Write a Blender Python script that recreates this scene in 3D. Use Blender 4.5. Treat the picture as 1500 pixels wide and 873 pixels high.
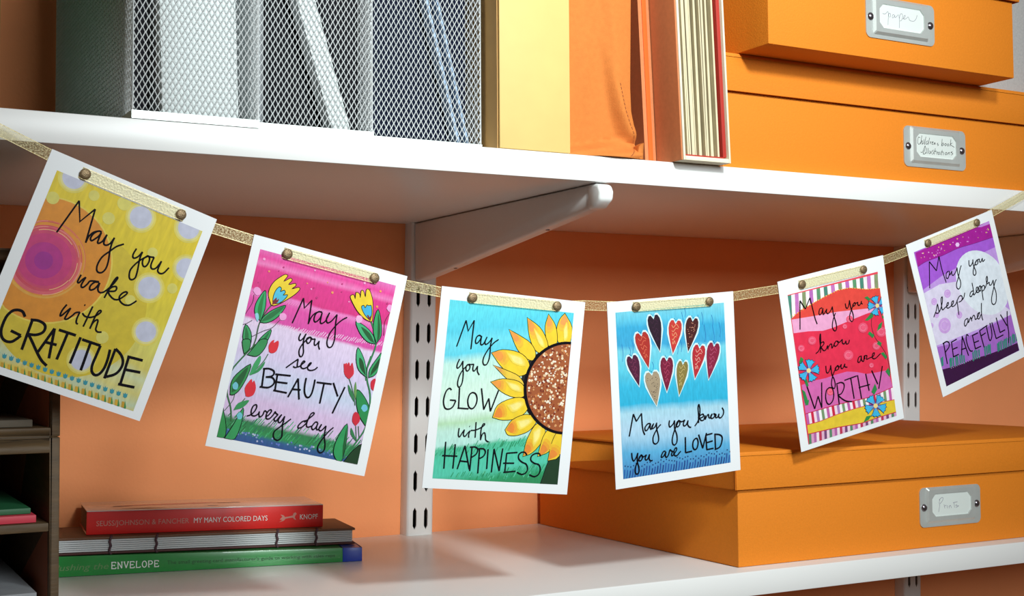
import bpy, bmesh, math, random
from mathutils import Vector, Matrix, Euler
for o in list(bpy.data.objects): bpy.data.objects.remove(o)
SC = bpy.context.scene
COL = SC.collection
rnd = random.Random(7)

# ---------------------------------------------------------------- camera, world, light, exposure
cam_d = bpy.data.cameras.new('camera'); cam = bpy.data.objects.new('camera', cam_d); COL.objects.link(cam)
cam_d.sensor_width = 36; cam_d.lens = 45.6477; cam_d.clip_start = .02
cam.matrix_world = Matrix([[0.8754133, -0.0157886, -0.4831172, -0.2599454], [-0.4833311, -0.0420847, -0.8744255, -0.7321744], [-0.0065259, 0.9989893, -0.0444726, 0.1540552], [0.0, 0.0, 0.0, 1.0]])
SC.camera = cam
SC.view_settings.view_transform = 'Standard'; SC.view_settings.look = 'None'
SC.view_settings.exposure = 0.0; SC.view_settings.gamma = 1.0; SC.view_settings.use_curve_mapping = False
W = bpy.data.worlds.new('room_light'); SC.world = W; W.use_nodes = True
W.node_tree.nodes['Background'].inputs[0].default_value = (.95, .95, 1.0, 1)
W.node_tree.nodes['Background'].inputs[1].default_value = 0.16
def aim(o, target):
    o.rotation_euler = (Vector(target)-o.location).to_track_quat('-Z', 'Y').to_euler()
ld = bpy.data.lights.new('spot_lamp', 'SPOT'); key = bpy.data.objects.new('spot_lamp', ld); COL.objects.link(key)
key.location = (.14, -.78, .66); aim(key, (.25, 0, .345))
ld.energy = 35; ld.spot_size = math.radians(62); ld.spot_blend = 1.0; ld.shadow_soft_size = .055; ld.color = (.92, 1, .985)
la = bpy.data.lights.new('fill_light', 'AREA'); fill = bpy.data.objects.new('fill_light', la); COL.objects.link(fill)  # added soft fill from the front; the room has no window
fill.location = (.34, -2.4, .86); aim(fill, (.2, .1, .1)); la.shape = 'RECTANGLE'; la.size = .9; la.size_y = .7
la.energy = 36; la.color = (.90, .98, 1.0)

# ---------------------------------------------------------------- materials
def lin(c):
    if isinstance(c, str): c = [int(c[i:i+2], 16)/255 for i in (0, 2, 4)]
    elif max(c) > 1.001: c = [v/255 for v in c]
    return [v/12.92 if v <= .04045 else ((v+.055)/1.055)**2.4 for v in c]
MATS = {}
def mat(name, rgb, rough=.5, metal=0., var=0., scale=60., bump=0., bscale=None, spec=.5, coords='Object', linear=False, stretch=None, coat=0.):
    if name in MATS: return MATS[name]
    m = bpy.data.materials.new(name); m.use_nodes = True; MATS[name] = m
    nt = m.node_tree; b = nt.nodes['Principled BSDF']
    c = list(rgb) if linear else lin(rgb)
    b.inputs['Base Color'].default_value = (*c, 1); b.inputs['Roughness'].default_value = rough
    b.inputs['Metallic'].default_value = metal; b.inputs['Specular IOR Level'].default_value = spec
    b.inputs['Coat Weight'].default_value = coat
    if var or bump:
        tc = nt.nodes.new('ShaderNodeTexCoord'); src = tc.outputs[coords]
        if stretch:
            mp = nt.nodes.new('ShaderNodeMapping'); mp.inputs['Scale'].default_value = stretch
            nt.links.new(src, mp.inputs[0]); src = mp.outputs[0]
    if var:
        n = nt.nodes.new('ShaderNodeTexNoise'); n.inputs['Scale'].default_value = scale; n.inputs['Detail'].default_value = 4
        nt.links.new(src, n.inputs['Vector'])
        r = nt.nodes.new('ShaderNodeMapRange'); r.inputs['From Min'].default_value = .3; r.inputs['From Max'].default_value = .7
        r.inputs['To Min'].default_value = 1-var; r.inputs['To Max'].default_value = 1+var*.6
        nt.links.new(n.outputs['Fac'], r.inputs['Value'])
        v = nt.nodes.new('ShaderNodeVectorMath'); v.operation = 'SCALE'; v.inputs[0].default_value = c
        nt.links.new(r.outputs[0], v.inputs['Scale']); nt.links.new(v.outputs[0], b.inputs['Base Color'])
    if bump:
        n2 = nt.nodes.new('ShaderNodeTexNoise'); n2.inputs['Scale'].default_value = bscale or scale*4; n2.inputs['Detail'].default_value = 3
        nt.links.new(src, n2.inputs['Vector'])
        bp = nt.nodes.new('ShaderNodeBump'); bp.inputs['Strength'].default_value = bump; bp.inputs['Distance'].default_value = .0006
        nt.links.new(n2.outputs['Fac'], bp.inputs['Height']); nt.links.new(bp.outputs[0], b.inputs['Normal'])
    return m
def ink(hexc):                      # printed or painted colour on paper
    if ',' in hexc: return mat('ink ' + hexc, [c*.90 for c in lin([float(v) for v in hexc.split(',')])], linear=True, rough=.5, var=.10, scale=22, coords='UV', spec=.3)
    return mat('ink_'+hexc, [c*.90 for c in lin(hexc)], linear=True, rough=.5, var=.10, scale=22, coords='UV', spec=.3)
M_WALL = mat('peach_wall_paint', (.92, .335, .135), .75, var=.05, scale=9, bump=.25, bscale=420, linear=True, spec=.25)
M_SHELF = mat('white_melamine', (.80, .80, .79), .32, linear=True, var=.02, scale=5, spec=.45)
M_STEEL_W = mat('white_enamelled_steel', (.72, .71, .70), .35, linear=True, spec=.5)
M_CAP = mat('white_plastic', (.85, .87, .86), .3, linear=True)
M_ORANGE = mat('orange_box_paper', (.74, .217, .013), .7, var=.04, scale=600, bump=.35, bscale=900, linear=True, spec=.25)
M_GREYBOX = mat('grey_linen', (.47, .46, .45), .85, var=.10, scale=500, bump=.3, bscale=900, linear=True, spec=.2)
M_METAL = mat('brushed_steel', (.62, .66, .64), .42, .55, var=.06, scale=70, linear=True)
M_RIVET = mat('dark_rivet', (.20, .18, .20), .25, .9, linear=True)
M_PAPER = mat('white_paper', (.78, .80, .82), .6, linear=True, spec=.3)
M_LABEL = mat('label_paper', (.64, .69, .66), .7, linear=True, spec=.2)
M_INK = mat('black_ink', (.004, .003, .006), .6, linear=True, spec=.08)
M_PENCIL = mat('grey_pencil', (.22, .20, .27), .7, linear=True, spec=.2)
M_MESH = mat('silver_mesh', (.80, .83, .84), .4, .25, linear=True)
M_CUBBY = mat('brown_cubby_wood', (.105, .062, .025), .6, var=.25, scale=30, bump=.3, bscale=120, linear=True, stretch=(1, 1, 6))
M_CUBBY_LIT = mat('lit_cubby_wood', (.36, .11, .045), .65, var=.15, scale=30, linear=True)  # cubby wood with warm light on the inner side painted in
M_CREAM = mat('cream_cardboard', (.78, .53, .19), .6, var=.03, scale=60, linear=True, spec=.3)
M_CREAM_SHADE = mat('shaded_cream_cardboard', (.62, .36, .12), .6, var=.05, scale=60, linear=True, spec=.3)  # cream board again, with the shade of the side faces in its colour
M_POUCH = mat('orange_fabric', (.66, .205, .045), .85, var=.06, scale=300, bump=.3, bscale=1500, linear=True, spec=.15)
M_THREAD = mat('dark_thread', (.20, .05, .03), .8, linear=True, spec=.1)
M_SALMON = mat('salmon_cloth', (.62, .215, .085), .7, var=.06, scale=300, linear=True, spec=.2)
M_STRIPE = mat('orange_red_stripe', (.80, .13, .02), .7, linear=True, spec=.2)
M_IVORY = mat('ivory_board', (.80, .74, .56), .6, var=.06, scale=80, linear=True, spec=.2)
M_LEAF = mat('cream_leaves', (.66, .58, .39), .75, var=.10, scale=60, linear=True, spec=.1)
M_RED = mat('dark_red_lining', (.42, .035, .025), .6, linear=True, spec=.2)
M_BRAD = mat('gold_brad', (.27, .185, .10), .45, .6, var=.35, scale=900, bump=.6, bscale=1100, linear=True)

def ribbon_mat():
    m = bpy.data.materials.new('gold_sheer_ribbon'); m.use_nodes = True; nt = m.node_tree
    b = nt.nodes['Principled BSDF']; out = nt.nodes['Material Output']
    b.inputs['Roughness'].default_value = .38; b.inputs['Metallic'].default_value = .1
    tc = nt.nodes.new('ShaderNodeTexCoord')
    mp = nt.nodes.new('ShaderNodeMapping'); mp.inputs['Scale'].default_value = (900, 9, 1); nt.links.new(tc.outputs['UV'], mp.inputs[0])
    n = nt.nodes.new('ShaderNodeTexNoise'); n.inputs['Scale'].default_value = 1.0; n.inputs['Detail'].default_value = 5; nt.links.new(mp.outputs[0], n.inputs['Vector'])
    cr = nt.nodes.new('ShaderNodeValToRGB'); e = cr.color_ramp.elements
    e[0].position = .36; e[0].color = (.60, .44, .16, 1); e[1].position = .64; e[1].color = (.97, .88, .52, 1)
    nt.links.new(n.outputs['Fac'], cr.inputs[0]); nt.links.new(cr.outputs[0], b.inputs['Base Color'])
    # the woven edges are denser than the sheer middle
    sx = nt.nodes.new('ShaderNodeSeparateXYZ'); nt.links.new(tc.outputs['UV'], sx.inputs[0])
    a = nt.nodes.new('ShaderNodeMath'); a.operation = 'SUBTRACT'; a.inputs[1].default_value = .5; nt.links.new(sx.outputs[1], a.inputs[0])
    ab = nt.nodes.new('ShaderNodeMath'); ab.operation = 'ABSOLUTE'; nt.links.new(a.outputs[0], ab.inputs[0])
    gt = nt.nodes.new('ShaderNodeMath'); gt.operation = 'GREATER_THAN'; gt.inputs[1].default_value = .44; nt.links.new(ab.outputs[0], gt.inputs[0])
    mr = nt.nodes.new('ShaderNodeMapRange'); mr.inputs['From Min'].default_value = .35; mr.inputs['From Max'].default_value = .7
    mr.inputs['To Min'].default_value = .05; mr.inputs['To Max'].default_value = .58; nt.links.new(n.outputs['Fac'], mr.inputs[0])
    mx = nt.nodes.new('ShaderNodeMath'); mx.operation = 'MAXIMUM'; nt.links.new(mr.outputs[0], mx.inputs[0]); nt.links.new(gt.outputs[0], mx.inputs[1])
    tr = nt.nodes.new('ShaderNodeBsdfTransparent'); tr.inputs[0].default_value = (.96, .94, .80, 1)
    ms = nt.nodes.new('ShaderNodeMixShader'); nt.links.new(mx.outputs[0], ms.inputs[0]); nt.links.new(tr.outputs[0], ms.inputs[1]); nt.links.new(b.outputs[0], ms.inputs[2])
    nt.links.new(ms.outputs[0], out.inputs[0]); return m

def wash_mat(name, stops, tilt=0., wob=.03, fine=60):
    """watercolour wash on a printed card: colours by height on the card with a brushed, wobbling edge"""
    m = bpy.data.materials.new(name); m.use_nodes = True; nt = m.node_tree; b = nt.nodes['Principled BSDF']
    b.inputs['Roughness'].default_value = .5; b.inputs['Specular IOR Level'].default_value = .3
    tc = nt.nodes.new('ShaderNodeTexCoord'); sx = nt.nodes.new('ShaderNodeSeparateXYZ'); nt.links.new(tc.outputs['UV'], sx.inputs[0])
    n = nt.nodes.new('ShaderNodeTexNoise'); n.inputs['Scale'].default_value = 5; n.inputs['Detail'].default_value = 6; nt.links.new(tc.outputs['UV'], n.inputs['Vector'])
    def mth(op, a, bb):
        q = nt.nodes.new('ShaderNodeMath'); q.operation = op
        for i, v in enumerate((a, bb)):
            if isinstance(v, (int, float)): q.inputs[i].default_value = v
            else: nt.links.new(v, q.inputs[i])
        return q.outputs[0]
    v = mth('SUBTRACT', 1.0, sx.outputs[1])
    v = mth('ADD', v, mth('MULTIPLY', mth('SUBTRACT', sx.outputs[0], .5), tilt))
    v = mth('ADD', v, mth('MULTIPLY', mth('SUBTRACT', n.outputs['Fac'], .5), wob))
    cr = nt.nodes.new('ShaderNodeValToRGB'); els = cr.color_ramp.elements
    while len(els) < len(stops): els.new(.5)
    for e, (p, c) in zip(els, stops): e.position = p
    for e, (p, c) in zip(els, stops): e.position = p; e.color = (*[q*.92 for q in lin(c)], 1)
    nt.links.new(v, cr.inputs[0])
    mp = nt.nodes.new('ShaderNodeMapping'); mp.inputs['Scale'].default_value = (fine, fine*.25, 1); mp.inputs['Rotation'].default_value = (0, 0, .5); nt.links.new(tc.outputs['UV'], mp.inputs[0])
    n2 = nt.nodes.new('ShaderNodeTexNoise'); n2.inputs['Scale'].default_value = 1; n2.inputs['Detail'].default_value = 3; nt.links.new(mp.outputs[0], n2.inputs['Vector'])
    r = nt.nodes.new('ShaderNodeMapRange'); r.inputs['From Min'].default_value = .3; r.inputs['From Max'].default_value = .7; r.inputs['To Min'].default_value = .88; r.inputs['To Max'].default_value = 1.1
    nt.links.new(n2.outputs['Fac'], r.inputs['Value'])
    vm = nt.nodes.new('ShaderNodeVectorMath'); vm.operation = 'SCALE'; nt.links.new(cr.outputs[0], vm.inputs[0]); nt.links.new(r.outputs[0], vm.inputs['Scale'])
    nt.links.new(vm.outputs[0], b.inputs['Base Color']); return m

# ---------------------------------------------------------------- mesh helpers
class MB:
    """collects faces of ONE mesh object"""
    def __init__(s): s.v = []; s.f = []; s.m = []; s.mats = []; s.uv = []
    def mi(s, m):
        if m not in s.mats: s.mats.append(m)
        return s.mats.index(m)
    def face(s, pts, m, uvs=None):
        i = len(s.v); s.v += [tuple(p) for p in pts]; s.f.append(tuple(range(i, i+len(pts)))); s.m.append(s.mi(m))
        s.uv.append(uvs or [(p[0]*10, p[2]*10) for p in pts])
    def box(s, x0, x1, y0, y1, z0, z1, m, T=None):
        c = [Vector((x, y, z)) for z in (z0, z1) for y in (y0, y1) for x in (x0, x1)]
        if T: c = [T @ p for p in c]
        i = len(s.v); s.v += [tuple(p) for p in c]; k = s.mi(m)
        for q in ((0, 2, 3, 1), (4, 5, 7, 6), (0, 1, 5, 4), (2, 6, 7, 3), (0, 4, 6, 2), (1, 3, 7, 5)):
            s.f.append(tuple(i+a for a in q)); s.m.append(k); s.uv.append([(0, 0)]*4)
    def prism(s, pts, d, m, side=None):
        """closed outline extruded by vector d"""
        a = [Vector(p) for p in pts]; b = [p+Vector(d) for p in a]; n = len(a); i = len(s.v)
        s.v += [tuple(p) for p in a+b]; k = s.mi(m); ks = s.mi(side or m)
        s.f.append(tuple(range(i, i+n))); s.m.append(k); s.uv.append([(0, 0)]*n)
        s.f.append(tuple(range(i+2*n-1, i+n-1, -1))); s.m.append(k); s.uv.append([(0, 0)]*n)
        for j in range(n):
            j2 = (j+1) % n; s.f.append((i+j2, i+j, i+n+j, i+n+j2)); s.m.append(ks); s.uv.append([(0, 0)]*4)
    def dome(s, c, ax, r, h, m, n=20, rings=5, skirt=0.0006):
        c = Vector(c); ax = Vector(ax).normalized(); u = ax.orthogonal().normalized(); w = ax.cross(u); i = len(s.v); k = s.mi(m)
        prof = [(r, -skirt)]+[(r*math.cos(a), h*math.sin(a)) for a in [j*math.pi/2/rings for j in range(rings)]]
        for rr, hh in prof:
            for j in range(n):
                a = 2*math.pi*j/n; s.v.append(tuple(c+u*rr*math.cos(a)+w*rr*math.sin(a)+ax*hh))
        s.v.append(tuple(c+ax*h)); t = len(s.v)-1
        for q in range(len(prof)-1):
            for j in range(n):
                s.f.append((i+q*n+j, i+q*n+(j+1) % n, i+(q+1)*n+(j+1) % n, i+(q+1)*n+j)); s.m.append(k); s.uv.append([(0, 0)]*4)
        q = len(prof)-1
        for j in range(n): s.f.append((i+q*n+j, i+q*n+(j+1) % n, t)); s.m.append(k); s.uv.append([(0, 0)]*3)
        s.f.append(tuple(i+n-1-j for j in range(n))); s.m.append(k); s.uv.append([(0, 0)]*n)
    def build(s, name, parent=None, bevel=0., smooth=False, matrix=None, merge=False, seg=2):
        me = bpy.data.meshes.new(name); me.from_pydata(s.v, [], s.f)
        for m in s.mats: me.materials.append(m)
        me.polygons.foreach_set('material_index', s.m)
        uvl = me.uv_layers.new(name='UVMap'); uvl.data.foreach_set('uv', [c for f in s.uv for p in f for c in p])
        if merge or bevel:
            bm = bmesh.new(); bm.from_mesh(me); bmesh.ops.remove_doubles(bm, verts=bm.verts, dist=1e-7)
            bmesh.ops.recalc_face_normals(bm, faces=bm.faces)
            if bevel:
                ed = [e for e in bm.edges if len(e.link_faces) == 2 and e.calc_face_angle(0) > .5]
                bmesh.ops.bevel(bm, geom=ed, offset=bevel, segments=seg, profile=.5, affect='EDGES', clamp_overlap=True)
            bm.to_mesh(me); bm.free()
        if smooth or bevel:
            for p in me.polygons: p.use_smooth = True
            me.set_sharp_from_angle(angle=math.radians(40))
        o = bpy.data.objects.new(name, me); COL.objects.link(o)
        if parent: o.parent = parent
        if matrix is not None: o.matrix_local = matrix
        return o
def tag(o, label=None, cat=None, group=None, kind=None):
    for k, v in (('label', label), ('category', cat), ('group', group), ('kind', kind)):
        if v: o[k] = v
    return o
def thing(name, label, cat, loc=(0, 0, 0), group=None, rot=None):
    o = bpy.data.objects.new(name, None); o.empty_display_size = .02; COL.objects.link(o); o.location = loc
    if rot: o.rotation_euler = rot
    return tag(o, label, cat, group)
def smooth_line(P, n=6):
    P = [Vector(p) for p in P]
    if len(P) < 3: return P
    Q = [2*P[0]-P[1]]+P+[2*P[-1]-P[-2]]; out = []
    for i in range(1, len(Q)-2):
        a, b, c, d = Q[i-1:i+3]
        for j in range(n):
            t = j/n; out.append(.5*((2*b)+(c-a)*t+(2*a-5*b+4*c-d)*t*t+(3*b-a-3*c+d)*t**3))
    return out+[P[-1]]
def stroke(mb, P, w, m, to3, closed=False, taper=.0):
    """a pen line of width w along 2-D points P, as one strip; to3 maps 2-D to the surface"""
    P = [Vector(p) for p in P]; Q = [P[0]]
    for p in P[1:]:
        if (p-Q[-1]).length > 1e-6: Q.append(p)
    P = Q; n = len(P)
    if n < 2: return
    L = []; R = []
    for i, p in enumerate(P):
        a = P[i-1] if (i or closed) else P[i]; b = P[(i+1) % n] if (i < n-1 or closed) else P[i]
        t1 = (p-a).normalized() if (p-a).length > 0 else (b-p).normalized(); t2 = (b-p).normalized() if (b-p).length > 0 else t1
        t = t1+t2; t = t.normalized() if t.length > .3 else t2
        k = 1/max(.55, t.dot(t2)); nn = Vector((-t.y, t.x))*w*.5*min(k, 1.5)
        if not closed and taper: nn *= 1-taper*(1 if i in (0, n-1) else .0)
        L.append(p+nn); R.append(p-nn)
    for i in range(n if closed else n-1):
        j = (i+1) % n; mb.face([to3(q) for q in (L[i], R[i], R[j], L[j])], m)
def text_mesh(body, size, shear=0.):
    """letters of the built-in face as 2-D polygons"""
    cu = bpy.data.curves.new('letters', 'FONT'); cu.body = body; cu.size = size; cu.shear = shear; cu.resolution_u = 3
    ob = bpy.data.objects.new('letters', cu); COL.objects.link(ob)
    me = bpy.data.meshes.new_from_object(ob.evaluated_get(bpy.context.evaluated_depsgraph_get()))
    polys = [[Vector(me.vertices[i].co[:2]) for i in p.vertices] for p in me.polygons]
    bpy.data.objects.remove(ob); bpy.data.curves.remove(cu); bpy.data.meshes.remove(me)
    return polys
def fit_text(mb, body, x0, x1, zc, cap, m, to3, shear=0.):
    polys = text_mesh(body, 1, shear); xs = [p.x for q in polys for p in q]; ys = [p.y for q in polys for p in q]
    sx = (x1-x0)/(max(xs)-min(xs)); sy = cap/.69
    for q in polys: mb.face([to3(Vector((x0+(p.x-min(xs))*sx, zc-cap/2+p.y*sy))) for p in q], m)

# ---------------------------------------------------------------- the setting
D = .3089; T = .0174; Z2 = .288
M_ROOM = mat('warm_room_paint', (.36, .25, .18), .8, linear=True, spec=.2)
def room(name, label, *a, m=M_WALL):
    b = MB(); b.box(*a, m); tag(b.build(name), label, kind='structure')
room('wall_back', 'peach painted back wall behind the white shelves', -1.7, 2.3, D, D+.08, -1.1, 1.5)
room('wall_left', 'side wall left of the shelves', -1.78, -1.7, -3.3, D, -1.1, 1.5, m=M_ROOM)
room('wall_right', 'side wall right of the shelves', 2.3, 2.38, -3.3, D, -1.1, 1.5, m=M_ROOM)
room('wall_front', 'wall opposite the shelves', -1.7, 2.3, -3.38, -3.3, -1.1, 1.5, m=M_ROOM)
room('floor', 'room floor', -1.7, 2.3, -3.3, D, -1.18, -1.1, m=mat('oak_floor', (.16, .08, .035), .5, var=.2, scale=12, linear=True))
room('ceiling', 'room ceiling', -1.7, 2.3, -3.3, D, 1.5, 1.58, m=mat('ceiling_paint', (.45, .42, .38), .8, linear=True))

def shelf(z, label):
    b = MB(); b.box(-.75, 1.35, 0, D-.0004, z-T, z, M_SHELF)
    return tag(b.build('shelf_board', bevel=.0008), label, 'shelf')
shelf(Z2, 'white shelf board carrying the wire mesh files and stacked orange boxes')
shelf(0, 'white shelf board under the stacked books and single large orange box')
shelf(.544, 'unseen white shelf board added above to shade the wall')  # out of view, added for the shade it throws on the wall below

def standard(xc, slot_z, label, lean):
    """double-slotted upright: a shallow channel with its slots cut through the face"""
    zb, zt = -.36, .66; w2 = .0125; d = .014; b = MB()
    def rc(x, z, y=-d): return (x, y, z)
    pitch = .032; sh = .0190; sw = .0034
    k0 = math.ceil((zb+.02-slot_z)/pitch); k1 = math.floor((zt-.02-slot_z)/pitch)
    zlo = slot_z+k0*pitch-pitch/2; zhi = slot_z+k1*pitch+pitch/2
    for x0, x1 in ((-w2+.002, 0), (0, w2-.002)):
        cx = -.0053 if x0 < 0 else .0053
        b.face([rc(x0, zb), rc(x1, zb), rc(x1, zlo), rc(x0, zlo)], M_STEEL_W); b.face([rc(x0, zhi), rc(x1, zhi), rc(x1, zt), rc(x0, zt)], M_STEEL_W)
        for k in range(k0, k1+1):
            zc = slot_z+k*pitch; A = [i*2*math.pi/24 for i in range(24)]
            A += [math.atan2(sz*pitch/2, (xx-cx)) % (2*math.pi) for xx in (x0, x1) for sz in (-1, 1)]; A = sorted(A); ring = []
            for a in A:
                c, s = math.cos(a), math.sin(a)
                tx = ((x1-cx) if c > 0 else (x0-cx))/c if abs(c) > 1e-9 else 9; tz = (pitch/2)/abs(s) if abs(s) > 1e-9 else 9
                t = min(tx, tz); out = (cx+c*t, zc+s*t)
                h = sh/2-sw/2                                          # stadium
                t1 = (sw/2)/abs(c) if abs(c) > 1e-9 else 9
                if abs(s*t1) > h:
                    bb = abs(s)*h; t1 = bb+math.sqrt(max(0, bb*bb-h*h+sw*sw/4))
                ring.append(((cx+c*t1, zc+s*t1), out))
            for i in range(len(ring)):
                (p, q), (p2, q2) = ring[i], ring[(i+1) % len(ring)]
                b.face([rc(*p), rc(*q), rc(*q2), rc(*p2)], M_STEEL_W); b.face([rc(*p), rc(*p2), (p2[0], -d+.0014, p2[1]), (p[0], -d+.0014, p[1])], M_STEEL_W)
    for s in (-1, 1):                                                    # rounded shoulder and side wall
        pr = [(s*(w2-.002), -d), (s*(w2-.0008), -d+.0005), (s*w2, -d+.002), (s*w2, 0), (s*(w2-.0014), 0), (s*(w2-.0014), -d+.0014)]
        for (xa, ya), (xb, yb) in zip(pr, pr[1:]): b.face([(xa, ya, zb), (xb, yb, zb), (xb, yb, zt), (xa, ya, zt)], M_STEEL_W)
    b.box(-w2+.0016, w2-.0016, -.0016, -.0010, zb, zt, mat('slot_shade', (.035, .018, .010), .8, linear=True, spec=.1))  # dark strip that paints the channel's inner shade behind the slots
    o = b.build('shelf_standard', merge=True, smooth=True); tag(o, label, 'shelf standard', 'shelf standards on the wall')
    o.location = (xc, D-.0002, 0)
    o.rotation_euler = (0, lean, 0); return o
LEAN = .022
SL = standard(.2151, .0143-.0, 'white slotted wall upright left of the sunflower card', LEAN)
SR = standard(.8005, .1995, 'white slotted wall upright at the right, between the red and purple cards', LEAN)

def bracket(x, label):
    ys = D-.0146; w = .0052; b = MB(); zt = Z2-T-.0006
    out = [(ys, zt), (.004, zt), (-.0005, zt-.0015), (-.0028, zt-.006), (-.0018, zt-.011), (.004, zt-.0150), (.02, zt-.0182), (.26, zt-.0478), (.285, zt-.0505), (ys, zt-.0500)]
    b.prism([(x-w, y, z) for y, z in out], (2*w, 0, 0), M_STEEL_W)
    root = tag(b.build('shelf_bracket', bevel=.0022, seg=3), label, 'shelf bracket', 'brackets under the upper shelf')
    c = MB(); cap = [(.012, zt-.0003), (.003, zt-.0003), (-.0018, zt-.0014), (-.0042, zt-.006), (-.0032, zt-.0118), (.004, zt-.0162), (.012, zt-.0176)]
    c.prism([(x-w-.0006, y, z) for y, z in cap], (2*w+.0012, 0, 0), M_CAP); tag(c.build('end_cap', root, bevel=.0022, seg=3), 'white plastic end cap')
    for yy, zz in ((.075, -.0250), (.225, -.0435)):
        h = MB(); h.dome((x, yy, zt+zz-.0002), (0, -.12, -1), .0016, .0005, M_RIVET, n=12); h.build('screw_hole', root)
    k = MB(); k.box(x-.004, x+.004, ys-.001, ys+.004, zt-.044, zt-.004, M_STEEL_W); k.build('hook_plate', root)
    return root
bracket(.2159, 'white steel shelf bracket with rounded white tip above the sunflower card')
bracket(.8030, 'white steel shelf bracket partly hidden behind the purple card')

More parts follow.
